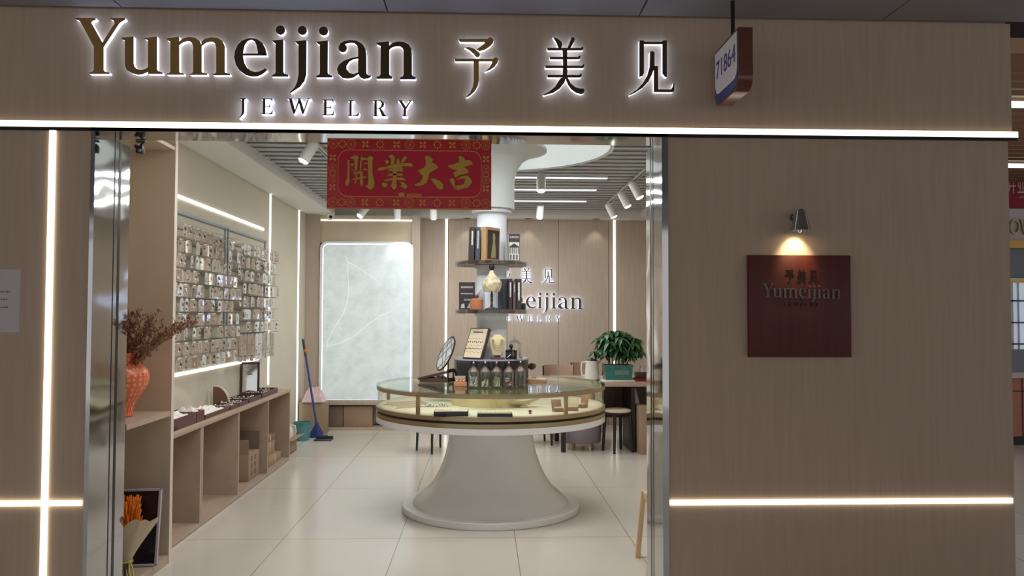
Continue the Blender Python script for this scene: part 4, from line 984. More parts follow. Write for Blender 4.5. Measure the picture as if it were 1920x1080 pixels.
# black trinket block with cloche
t = T('trinket_block', 'black block with a round knob under glass on the black plinth', 'jewellery box', Vector((P(959, 670, 5.80).x, 5.86, PZ)))
O('block', MB().box(-.041, .041, -.04, .04, 0, .068, 'blackgloss', .002), t)
O('knob', MB().lathe([(.014, .068), (.008, .074), (.008, .08)], 'black', n=16).ball((0, 0, .094), .0155, 'black', 16), t)
O('charm', MB().tube((.01, -.042, .075), (.014, -.042, .02), .002, 'goldchain', n=6).tube((-.03, -.042, .012), (-.005, -.042, .035), .002, 'silverpk', n=6), t)
O('glass_cover', MB().lathe([(.05, .0), (.05, .11), (.03, .135), (.012, .14), (.008, .16), (.001, .165)], 'glass_jar', (.025, .05, 0), 24, close=False), t)
q = P(978, 668, 5.9)
O('brooch', MB().ball((0, 0, .006), .012, 'maroon', 10, (1, 1, .5)), T('brooch', 'small dark brooch at the right end of the black plinth', 'brooch', (q.x - .0, 6.0, PZ)))
# five lidded jars in front of the drum
def jar(label, px, y, content):
    q = P(px, 715, y); t = T('glass_jar', label, 'jar', (q.x, y, GZ + .0005), 'lidded glass jars on the showcase')
    O('glass', MB().lathe([(.001, .002), (.034, .002), (.037, .006), (.037, .108), (.034, .108), (.034, .008), (.001, .008)], 'glass_jar', n=32, close=False), t)
    l_ = O('lid', MB().lathe([(.001, .108), (.0385, .108), (.0385, .116), (.034, .122), (.018, .142), (.012, .146), (.012, .152), (.001, .154)], 'mauve', n=28), t)
    O('knob', MB().lathe([(.006, .153), (.006, .163), (.011, .166), (.011, .170), (.005, .172)], 'darkwood', n=14).ball((0, 0, .178), .0075, 'bead', 10), l_)
    rn = random.Random(px); f = MB()
    if content == 0:
        for k in range(90):
            a = rn.uniform(0, 6.28); r_ = .027 * rn.random() ** .4; f.ball((r_ * math.cos(a), r_ * math.sin(a), rn.uniform(.016, .082)), .0068, rn.choice(['bead', 'white_ink']), 6)
    elif content == 1:
        for k in range(7):
            a = rn.uniform(0, 6.28); f.path([(.02 * math.cos(a), .02 * math.sin(a), .012), (.024 * math.cos(a + .5), .024 * math.sin(a + .5), .03), (.018 * math.cos(a + .8), .018 * math.sin(a + .8), rn.uniform(.04, .07))], .005, rn.choice(['ivory', 'goldchain', 'white_ink']), 6)
    elif content == 2:
        for k in range(9):
            a = rn.uniform(0, 6.28); f.path([(.018 * math.cos(a), .018 * math.sin(a), .012), (.022 * math.cos(a + .4), .022 * math.sin(a + .4), .045), (.012 * math.cos(a + .2), .012 * math.sin(a + .2), rn.uniform(.06, .09))], .006, rn.choice(['green_item', 'white_ink', 'green_item']), 6)
    elif content == 3:
        for k in range(7): f.cbox((rn.uniform(-.014, .014), rn.uniform(-.014, .014), .018 + k * .008), (.03, .014, .01), rn.choice(['pink_item', 'white_ink', 'pink_item']), Rz(rn.uniform(0, 180)) @ Ry(rn.uniform(-30, 30)), .002)
    else:
        for k in range(26):
            a = rn.uniform(0, 6.28); r_ = .024 * rn.random() ** .5; f.ball((r_ * math.cos(a), r_ * math.sin(a), rn.uniform(.014, .045)), .0075, rn.choice(['purple_item', 'purple_item', 'mauve']), 6)
    c = O('trinkets', f, t); c['kind'] = 'stuff'
jar('leftmost lidded jar filled with silver beads', 888, 5.60, 0)
jar('lidded jar with gold and ivory hoops beside the bead jar', 909.5, 5.60, 1)
jar('middle lidded jar with green and white trinkets', 931, 5.60, 2)
jar('lidded jar with dusty red clips right of the middle jar', 954, 5.60, 3)
jar('rightmost lidded jar with dark violet beads', 976, 5.66, 4)
def T0(px, py): return Pz(px, py, GZ)
q = T0(863, 724); t = T('tan_case', 'small tan open ring case left of the jars', 'jewellery box', (q.x, q.y + .02, GZ + .0005), None, math.radians(6))
O('base', MB().box(-.045, .045, -.03, .035, 0, .028, 'amber', .003), t); O('lid', MB().box(-.036, .04, 0, .008, 0, .045, 'tan', .002, Matrix.Translation((0, .028, .028)) @ Rx(-24).to_4x4()), t)
O('studs', MB().ball((-.025, -.01, .036), .008, 'bead', 8).ball((.025, -.01, .036), .008, 'bead', 8).ball((0, -.012, .034), .007, 'goldchain', 8), t)
q = T0(822, 716); t = T('open_case', 'open dark brown jewellery case with tilted lid at the showcase left', 'jewellery box', (q.x - .03, q.y + .03, GZ + .0005), None, math.radians(-20))
O('base', MB().box(-.1, .13, -.06, .07, 0, .03, 'darkwood', .003), t)
O('lid', MB().box(-.115, .13, -.065, .065, 0, .018, 'darkwood', .003, Matrix.Translation((0, 0, .04)) @ Ry(-14).to_4x4()), t)
f = MB()
for k in range(14): f.ball((.03 + .085 * random.random(), -.04 + .09 * random.random(), .032 + .01 * random.random()), .008, random.choice(['white_ink', 'bead']), 7)
O('pearls', f, t)
O('corner_post', MB().box(.125, .137, -.065, -.05, 0, .1, 'darkwood').box(.125, .137, .055, .07, 0, .1, 'darkwood').box(.125, .137, -.065, .07, .09, .1, 'darkwood'), t)
# oval patterned mirror on a stand
q = T0(834, 713); t = T('oval_mirror', 'oval faceted mirror on a thin dark stand at the showcase left', 'mirror', (q.x + .005, q.y + .06, GZ + .0005))
RM = (Ry(25) @ Rz(-71)).to_4x4(); mc = Matrix.Translation((0, 0, .205)) @ RM
O('rod', MB().tube((.02, .012, 0), (.02, .014, .19), .004, 'black').lathe([(.05, 0), (.05, .006), (.01, .012)], 'black', (.02, .01, 0), 24), t)
O('rim', MB().lathe([(.143, -.006), (.149, -.003), (.149, .003), (.143, .006), (.135, .006)], 'darkwood', n=56, mx=mc @ Rx(90).to_4x4(), close=False), t)
O('mirror_plate', MB().lathe([(.001, .004), (.143, .003), (.143, -.003), (.001, -.003)], 'marble', n=56, mx=mc @ Rx(90).to_4x4()), t)
f = MB()
for a, b_ in (((-.11, -.08), (.09, .11)), ((.11, -.085), (-.09, .11)), ((-.13, .03), (.09, -.11)), ((.13, .04), (-.05, .132)), ((-.02, -.14), (.135, .02)), ((-.13, -.02), (.02, .14))):
    f.tube(mc @ Vector((a[0], -.0045, a[1])), mc @ Vector((b_[0], -.0045, b_[1])), .0025, 'steel_dull', n=5)
O('facet_lines', f, t)
q = T0(1008, 716); t = T('pin_cushion', 'flat tan tray of rings right of the jars', 'tray', (q.x, q.y + .04, GZ + .0005), None, math.radians(-8))
O('tray', MB().box(-.075, .075, -.04, .045, 0, .014, 'amber', .003), t); O('pad', MB().box(-.068, .068, -.034, .04, .014, .022, 'ivory_card', .003), t)
f = MB()
for k in range(5): f.tube((-.06 + .02 * k, -.01, .024), (-.05 + .02 * k, .02, .03), .0035, random.choice(['blacktrinket', 'silverpk']), n=6)
O('rings', f, t)
q = P(995, 684, 6.15); t = T('steel_fitting', 'small steel round fitting on the right side of the black plinth', 'fitting', (TX + DR, TY + .06, GZ))
O('body', MB().lathe([(.022, -.03), (.026, .02), (.026, .03)], 'steel_dull', n=20, mx=Matrix.Translation((.035, .0, .12)) @ (Rz(-20) @ Rx(90)).to_4x4()).box(-.03, .02, -.01, .01, .11, .13, 'steel_dull'), t)
O('cap', MB().lathe([(.001, .0305), (.02, .0305), (.02, .032), (.001, .032)], 'darkwood', n=20, mx=Matrix.Translation((.035, .0, .12)) @ (Rz(-20) @ Rx(90)).to_4x4()), t)
# ---- two round shelves on the column
def ring_shelf(label, z, side):
    t = T('round_shelf', label, 'shelf', (TX, TY, z), 'round shelves on the column')
    O('board', MB().lathe([(.116, -.026), (.262, -.026), (.266, -.02), (.266, -.004), (.262, 0), (.116, 0)], 'darkwood', n=64, close=False), t)
    O('acrylic_rim', MB().lathe([(.268, -.03), (.286, -.03), (.286, .002), (.268, .002), (.268, -.03)], 'acrylic', n=64, close=False), t)
    O('collar', MB().lathe([(.1155, -.05), (.13, -.05), (.13, -.027), (.1155, -.027)], 'gloss_white', n=40, close=False), t)
Z1, Z2 = P(921, 492, 6.05).z, P(921, 581, 6.05).z
ring_shelf('upper round dark shelf on the column holding books', Z1, 0)
ring_shelf('lower round dark shelf on the column holding the small lamp', Z2, 0)
def book(label, px, y, z, w, d, h, m, rz=0, spine=None, tilt=0, sm='white_ink', cover=None, grp='books on the column shelves'):
    """w across the spine, d cover depth, h height; spine towards -Y"""
    q = P(px, 540, y); t = T('book', label, 'book', (q.x, y, z + .0005), grp, math.radians(rz)); t.rotation_euler[1] = math.radians(tilt)
    f = MB(); c = .003
    f.box(-w / 2, -w / 2 + c, 0, d, 0, h, m).box(w / 2 - c, w / 2, 0, d, 0, h, m).box(-w / 2, w / 2, 0, c, 0, h, m)
    O('cover', f, t); O('pages', MB().box(-w / 2 + c, w / 2 - c, c, d - .004, .003, h - .003, 'pages'), t)
    if spine: O('spine_title', marks(MB(), -w * .2, w * .2, h * (1 - .05 * spine), h * .88, -.0006, sm, spine * 1.6, True, spine), t)
    return t
UY = 5.83
book('left dark brown book on the upper column shelf', 884, UY, Z1, .036, .16, .245, 'book_dark', 4, 11, 1.5)
book('slate book beside the left dark book on the upper shelf', 895, UY, Z1, .036, .16, .245, 'book_slate', 4, 13, 1.5, 'silver')
t = book('ochre book with a green figure on its cover on the upper shelf', 906.5, UY - .02, Z1, .05, .16, .245, 'book_gold', -38, None, 1)
O('cover_picture', MB().box(.0252, .0262, .012, .15, .012, .225, 'book_dark'), t)
O('cover_figure', MB().prism([(.0265, .03 + x * .11, z) for x, z in ((.2, .02), (.75, .02), (.72, .1), (.62, .14), (.66, .17), (.6, .2), (.45, .205), (.36, .18), (.42, .14), (.3, .09))], (.0005, 0, 0), 'olive'), t)
t = T('book', 'small grey book with a building on its cover on the upper shelf', 'book', (P(964, 480, UY + .06).x, UY + .06, Z1 + .0005), 'books on the column shelves', math.radians(8))
w, h, d = .085, .202, .03
O('cover', MB().box(-w / 2, w / 2, 0, .003, 0, h, 'book_dark').box(-w / 2, w / 2, d - .003, d, 0, h, 'book_dark'), t); O('pages', MB().box(-w / 2, w / 2 - .003, .003, d - .003, .002, h - .002, 'pages'), t)
f = MB().box(-w / 2 + .005, w / 2 - .005, -.001, 0, .006, .14, 'silver')
f.prism([(-.035, -.0016, .1), (.035, -.0016, .1), (.035, -.0016, .108), (0, -.0016, .132), (-.035, -.0016, .108)], (0, .0006, 0), 'book_dark')
for k in range(5): f.box(-.034 + k * .0155, -.028 + k * .0155, -.0016, -.0008, .055, .1, 'book_dark')
for k in range(3): f.box(-.032 + k * .023, -.02 + k * .023, -.0016, -.0008, .01, .048, 'book_brown')
O('cover_picture', f, t); O('title', MB().text('GAUDI', .022, 'white_ink', (0, -.0008, .178), FACE, .0003), t)
LYs = 5.83
t = T('book', 'black book with the word BUSINESS facing front on the lower shelf', 'book', (P(875.5, 560, LYs + .05).x, LYs + .05, Z2 + .0005), 'books on the column shelves', 0)
w, h, d = .118, .202, .03
O('cover', MB().box(-w / 2, w / 2, 0, .003, 0, h, 'book_dark').box(-w / 2, w / 2, d - .003, d, 0, h, 'book_dark'), t); O('pages', MB().box(-w / 2 + .003, w / 2, .003, d - .003, .002, h - .002, 'pages'), t)
O('title', MB().text('BUSINESS', .021, 'white_ink', (0, -.0008, .165), FACE, .0003).text('GLOBAL', .017, 'white_ink', (.01, -.0008, .072), FACE, .0003), t)
O('subtitle', marks(MB(), -.045, .045, .113, .121, -.0006, 'silver', 12, False, 5), t)
O('cover_picture', MB().prism([(-.045, -.001, .01), (-.015, -.001, .01), (-.02, -.001, .045), (-.04, -.001, .04)], (0, .0006, 0), 'silver').prism([(.0, -.001, .01), (.03, -.001, .01), (.02, -.001, .05)], (0, .0006, 0), 'silver'), t)
q = P(893.5, 570, 5.80); t = T('canister', 'orange leather canister with a round knob on the lower shelf', 'canister', (q.x, 5.80, Z2 + .0005))
O('body', MB().lathe([(.001, 0), (.047, 0), (.0485, .004), (.0485, .064), (.001, .064)], 'amber', n=32), t)
l_ = O('lid', MB().lathe([(.05, .064), (.05, .072), (.03, .08), (.001, .082)], 'amber', n=32), t); O('knob', MB().ball((0, 0, .095), .0155, 'maroon', 16), l_)
q = P(922, 560, 5.80); t = T('table_lamp', 'small ornamental lamp with a crackled ivory shade on the lower shelf', 'lamp', (q.x, 5.80, Z2 + .0005))
O('base', MB().lathe([(.001, 0), (.05, 0), (.05, .006), (.03, .014), (.012, .02)], 'darkwood', n=32), t)
O('stem', MB().lathe([(.009, .018), (.011, .03), (.007, .05), (.011, .065), (.008, .085), (.011, .1), (.007, .12), (.008, .14)], 'darkwood', n=16), t)
O('lamp_shade', MB().lathe([(.001, .130), (.056, .130), (.06, .137), (.068, .16), (.073, .185), (.07, .205), (.05, .228), (.03, .25), (.019, .27), (.014, .285), (.001, .287)], 'shade', n=40), t)
O('finial', MB().lathe([(.001, .283), (.012, .286), (.021, .305), (.02, .32), (.012, .334), (.006, .34), (.006, .346), (.001, .35)], 'black', n=20), t)
book('thick black book left of the titled books on the lower shelf', 948, 5.87, Z2, .044, .13, .228, 'book_slate', 22, None)
book('black book with grey label band on the lower shelf', 957, 5.84, Z2, .03, .14, .228, 'book_dark', 6, 12, 0)
book('narrow brown book in the row on the lower shelf', 964.5, 5.84, Z2, .022, .14, .212, 'book_brown', 6, 8, 0, 'silver')
book('black book with a long white title rightmost in the row on the lower shelf', 973, 5.85, Z2, .038, .14, .228, 'book_dark', 6, 14, 0)
q = P(981, 575, 5.9); t = T('trinket_box', 'tiny black box at the right end of the lower shelf', 'jewellery box', (q.x, 5.9, Z2 + .0005))
O('box', MB().box(-.018, .018, -.02, .02, 0, .05, 'black', .003), t); O('clasp', MB().ball((-.012, -.022, .05), .008, 'silver', 8), t)
# ================================================================== BACK WALL SIGN
BG = 'sign lettering on the back wall'
BYs = YB - .03
sign('wall_sign', squeeze(CHN, (0, -15, -30)), 'small glowing Chinese characters on the back wall behind the column', remap(852, 1235, 68, 183, 935, 1039, 502, 533, BYs), .03, 'gold_dark', 'halo2', BG, names='character')
sign('wall_sign', YUM, 'glowing roman shop name on the back wall behind the column', remap(143, 782, 33, 172, 893, 1093, 544, 587, BYs), .03, 'gold_dark', 'halo2', BG)
sign('wall_sign', JEW, 'small glowing word JEWELRY on the back wall behind the column', remap(447, 776, 187, 222, 934, 1053, 592, 605, BYs), .03, 'gold_dark', 'halo2', BG)
# ================================================================== DESK CORNER (back right)
DZt = P(1170, 717, 8.35).z
t = T('desk', 'wooden desk with dark legs at the back right', 'desk', (1.5, 8.8, 0))
O('desk_top', MB().box(.78, 2.3, 8.35, 9.3, DZt - .045, DZt, 'shelf', .003), t, world=True)
O('front_panel', MB().box(.85, 2.2, 8.95, 8.97, .3, DZt - .045, 'darkwood'), t, world=True)
for x, y in ((.86, 8.45), (.86, 9.2), (2.2, 8.45), (2.2, 9.2)): O('leg', MB().box(x - .025, x + .025, y - .025, y + .025, 0, DZt - .045, 'blackwood', .003), t, world=True)
O('side_panel', MB().box(1.58, 1.62, 8.42, 8.94, 0, DZt - .045, 'blackwood'), t, world=True)
# round stool with a cream pad
q = P(1157, 770, 8.5)
t = T('stool', 'round black wooden stool with a cream pad before the desk', 'stool', (q.x, 8.47, 0))
for k in range(4):
    a = math.radians(-112 + 90 * k); O('leg', MB().tube((.135 * math.cos(a), .135 * math.sin(a), .415), (.16 * math.cos(a), .16 * math.sin(a), 0), .019, 'blackwood', .015), t)
O('seat_ring', MB().lathe([(.001, .40), (.13, .40), (.138, .405), (.138, .425), (.001, .425)], 'blackwood', n=36), t)
O('seat_pad', MB().lathe([(.141, .425), (.146, .432), (.144, .446), (.12, .455), (.001, .458)], 'pad', n=36), t)
# plant in the teal pot
pz = DZt + .0005
q = P(1159, 700, 8.5)
t = T('plant_tray', 'pale rectangular tray under the teal plant pot', 'tray', (q.x, 8.55, pz)); O('tray', MB().box(-.19, .17, -.15, .15, 0, .016, 'kettle', .004), t)
pz += .0165
t = T('plant_pot', 'teal glazed rectangular plant pot with silver lettering on the desk', 'plant pot', (q.x, 8.55, pz))
pw, pd, ph = .30, .22, .155
f = MB()
f._faces([(-pw / 2 * .92, -pd / 2 * .92, 0), (pw / 2 * .92, -pd / 2 * .92, 0), (pw / 2 * .92, pd / 2 * .92, 0), (-pw / 2 * .92, pd / 2 * .92, 0), (-pw / 2, -pd / 2, ph), (pw / 2, -pd / 2, ph), (pw / 2, pd / 2, ph), (-pw / 2, pd / 2, ph)], [(3, 2, 1, 0), (0, 1, 5, 4), (1, 2, 6, 5), (2, 3, 7, 6), (3, 0, 4, 7)], 'teal')
O('pot', f, t)
O('rim', MB().box(-pw / 2 - .005, pw / 2 + .005, -pd / 2 - .005, -pd / 2 + .01, ph - .012, ph + .004, 'teal', .002).box(-pw / 2 - .005, pw / 2 + .005, pd / 2 - .01, pd / 2 + .005, ph - .012, ph + .004, 'teal', .002).box(-pw / 2 - .005, -pw / 2 + .01, -pd / 2, pd / 2, ph - .012, ph + .004, 'teal', .002).box(pw / 2 - .01, pw / 2 + .005, -pd / 2, pd / 2, ph - .012, ph + .004, 'teal', .002), t)
O('soil', MB().box(-pw / 2 + .01, pw / 2 - .01, -pd / 2 + .01, pd / 2 - .01, ph - .03, ph - .012, 'card2'), t)
O('pot_lettering', marks(MB(), -.045, .11, ph * .33, ph * .66, -pd / 2 * .975, M.setdefault('faint', mat('faded silver paint', (120, 140, 126), .5)), 9, False, 4), t)
rn = random.Random(21)
t = T('money_tree', 'bushy green potted plant with glossy leaves on the desk', 'plant', (q.x, 8.55, pz + ph - .02))
tips = []
f = MB()
for k in range(6):
    a = k * 1.05; b0 = Vector((-.09 + .036 * k, rn.uniform(-.04, .04), 0)); top = b0 * 1.6 + Vector((rn.uniform(-.03, .03), rn.uniform(-.03, .03), rn.uniform(.12, .2)))
    f.path([b0, (b0 + top) / 2 + Vector((.01, 0, 0)), top], [.009, .007, .005], 'stem', 6); tips.append(top)
O('trunk', f, t)
f = MB()
def leaf(p, d, L_, w, m, droop):
    d = d.normalized(); up = Vector((0, 0, 1)); s = d.cross(up); s = s.normalized() if s.length > .01 else Vector((1, 0, 0)); nrm = s.cross(d)
    vs = []; 
    for i in range(6):
        u = i / 5; c = p + d * (L_ * u) - up * (droop * u * u * L_); wd = w * math.sin(math.pi * (.08 + .9 * u)) ** .8
        vs += [c - s * wd + nrm * .12 * wd, c - nrm * .18 * wd, c + s * wd + nrm * .12 * wd]
    f._faces(vs, [(i * 3 + j, i * 3 + j + 1, (i + 1) * 3 + j + 1, (i + 1) * 3 + j) for i in range(5) for j in range(2)], m)
for k in range(105):
    a = rn.uniform(0, 6.28); el = rn.uniform(-.15, 1.3); R_ = rn.uniform(.55, 1)
    c = Vector((.245 * R_ * math.cos(a) * math.cos(el), .2 * R_ * math.sin(a) * math.cos(el), .16 + .25 * R_ * math.sin(el)))
    src = min(tips, key=lambda q_: (q_ - c).length)
    f.path([src, (src + c) / 2 + Vector((0, 0, .02)), c], .0022, 'stem', 4)
    for j in range(6):
        b_ = 2 * math.pi * j / 6 + rn.uniform(-.2, .2)
        leaf(c, Vector((math.cos(b_), math.sin(b_), rn.uniform(-.35, .15))) + Vector((c.x, c.y, 0)) * 1.2, rn.uniform(.085, .13), rn.uniform(.018, .026), 'leaf' if rn.random() < .75 else 'leaf2', rn.uniform(.3, .9))
O('foliage', f, t)
# kettle
q = P(1115, 690, 8.55); t = T('kettle', 'white electric kettle left of the plant pot on the desk', 'kettle', (q.x - .02, 8.62, DZt + .0005))
O('body', MB().lathe([(.001, .012), (.078, .012), (.08, .02), (.068, .2), (.064, .212), (.001, .214)], 'kettle', n=32), t)
O('base', MB().lathe([(.001, 0), (.084, 0), (.084, .01), (.001, .012)], 'black', n=32), t)
O('handle', MB().path([(-.062, -.02, .2), (-.115, -.03, .195), (-.12, -.03, .12), (-.11, -.03, .06), (-.074, -.02, .045)], .009, 'kettle', 8), t)
O('lid', MB().lathe([(.062, .212), (.05, .226), (.015, .23), (.012, .242), (.001, .243)], 'black', n=28), t)
O('spout', MB().path([(.06, .01, .18), (.09, .02, .205)], [.016, .01], 'kettle', 8), t)
q = P(1082, 702, 8.6); t = T('paper_pad', 'light paper pad lying on the desk left of the kettle', 'paper', (q.x, 8.62, DZt + .0005))
O('sheets', MB().box(-.12, .1, -.1, .1, 0, .012, 'paper', .001), t); O('top_sheet', MB().box(-.1, .11, -.09, .1, .012, .013, M.setdefault('pale', mat('pale blue paper', (196, 214, 214), .6)), 0, Rz(6).to_4x4()), t)
q = P(1201, 700, 8.6); t = T('desk_organiser', 'small dark and red organiser right of the plant pot', 'organiser', (q.x, 8.6, DZt + .0005))
O('tray', MB().box(-.07, .09, -.08, .1, 0, .025, 'shopred', .003), t)
O('box', MB().box(-.05, .08, -.05, .09, .0255, .09, 'darkwood', .003), t)
O('bottle', MB().lathe([(.001, .09), (.022, .09), (.022, .14), (.01, .155), (.01, .17), (.001, .17)], 'kettle', (.01, 0, 0), 16).lathe([(.001, .09), (.018, .09), (.018, .15), (.001, .155)], 'pink', (.055, .01, 0), 16), t)
# wooden chair backs beyond the desk
def back_chair(label, px, y, rz):
    q = P(px, 690, y); t = T('chair', label, 'chair', (q.x, y, 0), 'light wood chairs behind the desk', math.radians(rz))
    O('seat', MB().box(-.2, .2, -.2, .2, .43, .455, 'chairwood', .006), t)
    for sx_ in (-1, 1):
        for sy_ in (-1, 1): O('leg', MB().tube((.18 * sx_, .18 * sy_, .43), (.2 * sx_, .2 * sy_, 0), .018, 'chairwood', .013), t)
    O('backrest', MB().lathe([(.2, .6), (.215, .6), (.225, .84), (.21, .845), (.2, .6)], 'chairwood', n=20, close=False, a0=math.radians(20), a1=math.radians(160)), t)
    for a in (35, 145): O('back_post', MB().tube((.19 * math.cos(math.radians(a)), .19 * math.sin(math.radians(a)), .45), (.208 * math.cos(math.radians(a)), .208 * math.sin(math.radians(a)), .62), .014, 'chairwood'), t)
back_chair('light wood chair behind the desk seen left of the paper pad', 1052, 9.55, 20)
back_chair('light wood chair with a curved back further right behind the desk', 1100, 10.05, -10)
# upholstered pouf and dark chair legs seen under the showcase
q = P(1091, 820, 8.64); t = T('pouf', 'round grey upholstered pouf under the desk', 'pouf', (q.x, 8.64, 0))
O('cushion', MB().lathe([(.001, .08), (.19, .08), (.205, .1), (.21, .2), (.205, .36), (.19, .385), (.001, .39)], 'greyfab', n=40), t)
for k in range(4):
    a = k * math.pi / 2 + .5; O('leg', MB().tube((.13 * math.cos(a), .13 * math.sin(a), .08), (.15 * math.cos(a), .15 * math.sin(a), 0), .016, 'palewood', .012), t)
def low_stool(label, px, y, mm, sep=.17, rz=0, zt=.44):
    q = P(px, 820, y); t = T('stool', label, 'stool', (q.x, y, 0), 'stools behind the showcase', math.radians(rz))
    O('seat', MB().box(-sep - .03, sep + .03, -sep - .03, sep + .03, zt, zt + .03, mm, .006), t)
    for sx_ in (-1, 1):
        for sy_ in (-1, 1): O('leg', MB().tube((sep * sx_ * .92, sep * sy_ * .92, zt), (sep * sx_, sep * sy_, 0), .017, mm, .012), t)
low_stool('blue black stool half hidden behind the showcase pedestal at left', 818, 8.55, 'tealblack', .15, 36)
low_stool('dark stool behind the showcase pedestal at right', 1002, 9.0, 'blackwood', .16, 10)
carton('tall narrow carton standing on the floor right of the stool', (P(1199, 800, 8.42).x + .02, 8.42, 0), (.1, .28, .5), 0, 'card', tape=False)
t = T('paper_bag', 'pale paper bag tucked under the desk top right of the stool', 'bag', (P(1192, 740, 8.7).x, 8.7, 0.43))
O('bag', MB().box(-.045, .045, -.06, .06, 0, .22, 'paper', .004, Ry(-14).to_4x4()), t)
t2 = T('storage_box', 'low brown storage box supporting the paper bag under the desk', 'box', (P(1192, 740, 8.75).x + .06, 8.77, 0))
O('box', MB().box(-.08, .1, -.13, .12, 0, .4, 'darkwood', .004), t2); O('lid', MB().box(-.085, .105, -.135, .125, .4, .43, 'maroon', .004), t2)
# beech stool by the right door post
q = P(1196, 930, 4.47)
t = T('stool', 'pale beech stool half hidden behind the right door post', 'stool', (1.10, 4.62, 0), None, 0)
lt = P(1200, 935, 4.47); 
for sx_ in (-1, 1):
    for sy_ in (-1, 1):
        O('leg', MB().box(-.014, .014, -.014, .014, 0, .405, 'palewood', .003, Matrix(((1, 0, -.075 * -sx_ * -1, .165 * sx_), (0, 1, -.06 * sy_, .165 * sy_), (0, 0, 1, 0), (0, 0, 0, 1)))), t)
for sx_ in (-1, 1): O('apron', MB().box(sx_ * .128 - .012, sx_ * .128 + .012, -.14, .14, .36, .405, 'palewood', .003), t)
for sy_ in (-1, 1): O('apron', MB().box(-.14, .14, sy_ * .13 - .012, sy_ * .13 + .012, .362, .403, 'palewood', .003), t)
O('seat', MB().lathe([(.001, .405), (.12, .405), (.145, .41), (.148, .42), (.14, .43), (.001, .426)], 'pad', n=28), t)
# ================================================================== CEILING LIGHTING
f = None
for k, by in enumerate(BARS):
    lab = ('frontmost', 'second frontmost', 'nearest of three', 'middle of three', 'farthest of three')[k]  # first two bars are unseen, added to brighten the room
    t = T('ceiling_light_bar', (f'{lab} white light bar' + ('s seen between the ceiling slats right of the column' if k > 1 else ' added unseen in the slats behind the door head')), 'ceiling light', (.06, by, 2.8), 'light bars in the slatted ceiling')
    O('diffuser', MB().box(-1.1, 1.22, by - .025, by + .025, 2.795, 2.80, 'bar'), t, world=True)
    O('housing', MB().box(-1.105, 1.225, by - .03, by + .03, 2.80, 2.86, 'white'), t, world=True)
def track(label, x, y0, y1):
    t = T('light_track', label, 'light track', (x, (y0 + y1) / 2, 2.79), 'light tracks on the ceiling')
    O('rail', MB().box(x - .017, x + .017, y0, y1, 2.786, 2.81, 'white'), t, world=True)
    O('slot', MB().box(x - .006, x + .006, y0 + .02, y1 - .02, 2.783, 2.7862, 'black'), t, world=True)
track('left light track running back from behind the red banner', -1.32, 4.3, 9.3)
track('right light track with three spotlights running to the back', 1.5, 4.3, 9.5)
def spotlight(label, x, y, aim, lit=False, power=0, deg=45, col=(1, .95, .86), zt=2.786, Ls=.17, r=.043):
    t = T('ceiling_spotlight', label, 'spotlight', (x, y, zt), 'white ceiling spotlights')
    d = (Vector(aim) - Vector((x, y, zt - .1))).normalized(); p = Vector((0, 0, -.075))
    O('mount', MB().box(-.03, .03, -.014, .014, -.02, 0, 'white', .003), t)
    O('arm', MB().tube((0, 0, -.018), p, .008, 'white'), t)
    mx = Matrix.Translation(p - d * .03) @ d.to_track_quat('Z', 'Y').to_matrix().to_4x4()
    O('head', MB().lathe([(.001, -.03), (r - .004, -.03), (r, -.026), (r, Ls - .03), (r - .005, Ls - .03), (r - .006, Ls - .05), (.001, Ls - .05)], 'white', n=24, mx=mx), t)
    O('lens', MB().lathe([(.001, Ls - .036), (r - .007, Ls - .036), (r - .012, Ls - .022), (.001, Ls - .016)], 'bulb_white', n=20, mx=mx), t)
    if power:
        tip = Vector((x, y, zt)) + p + d * (Ls - .02)
        spot('spotlight_beam', tip, aim, power, deg, col, .03)
spotlight('large near spotlight on the left light track', -1.32, 6.08, (-2.2, 5.6, .9), power=26)
spotlight('nearest of the three spotlights on the right light track', 1.5, 7.78, (2.35, 7.5, 1.0), power=12)
spotlight('middle of the three spotlights on the right light track', 1.5, 8.42, (2.35, 8.2, .9), power=8)
spotlight('farthest of the three spotlights on the right light track', 1.5, 9.3, (2.3, 9.2, 1.0), power=8)
spotlight('glowing spotlight facing the door right of the column', P(1015, 326, 7.5).x, 7.52, (.46, 6.75, 0), power=14, zt=2.81)
spotlight('small spotlight before the back wall right of the column', P(1013, 384, 9.62).x, 9.62, (.62, 10.45, 1.2), power=10, zt=2.81)
spotlight('back spotlight seen under the right end of the red banner', P(813, 384, 9.75).x, 9.75, (-.62, 10.45, 1.3), power=7, zt=2.81)
spotlight('back spotlight seen under the middle of the red banner', P(745, 384, 9.75).x, 9.75, (-1.1, 10.4, 1.5), power=5, zt=2.81)
spotlight('tilted back spotlight seen under the left of the red banner', P(684, 384, 9.75).x, 9.75, (-1.9, 9.4, 2.0), power=3, zt=2.81)
spotlight('front spotlight on the left light track aimed at the column', -1.32, 4.75, (.05, 6.0, 1.3), power=62, deg=48, col=(.86, .94, 1))
spotlight('unseen front spotlight added on the right light track to brighten the column', 1.5, 4.9, (.07, 6.0, 1.35), power=28, deg=38, col=(.86, .94, 1))  # unseen fixture added to brighten the column from the front right
q = P(628, 408, 9.95); t = T('dome_camera', 'white dome security camera under the back left ceiling corner', 'camera', (q.x, 9.95, ZS + .0))
t.location.x = -1.9; O('mount', MB().lathe([(.001, 0), (.055, 0), (.055, -.02), (.001, -.022)], 'white', n=24), t)
O('body', MB().ball((0, -.01, -.045), .046, 'white', 20), t); O('lens', MB().ball((.01, -.045, -.055), .022, 'blackgloss', 14), t)
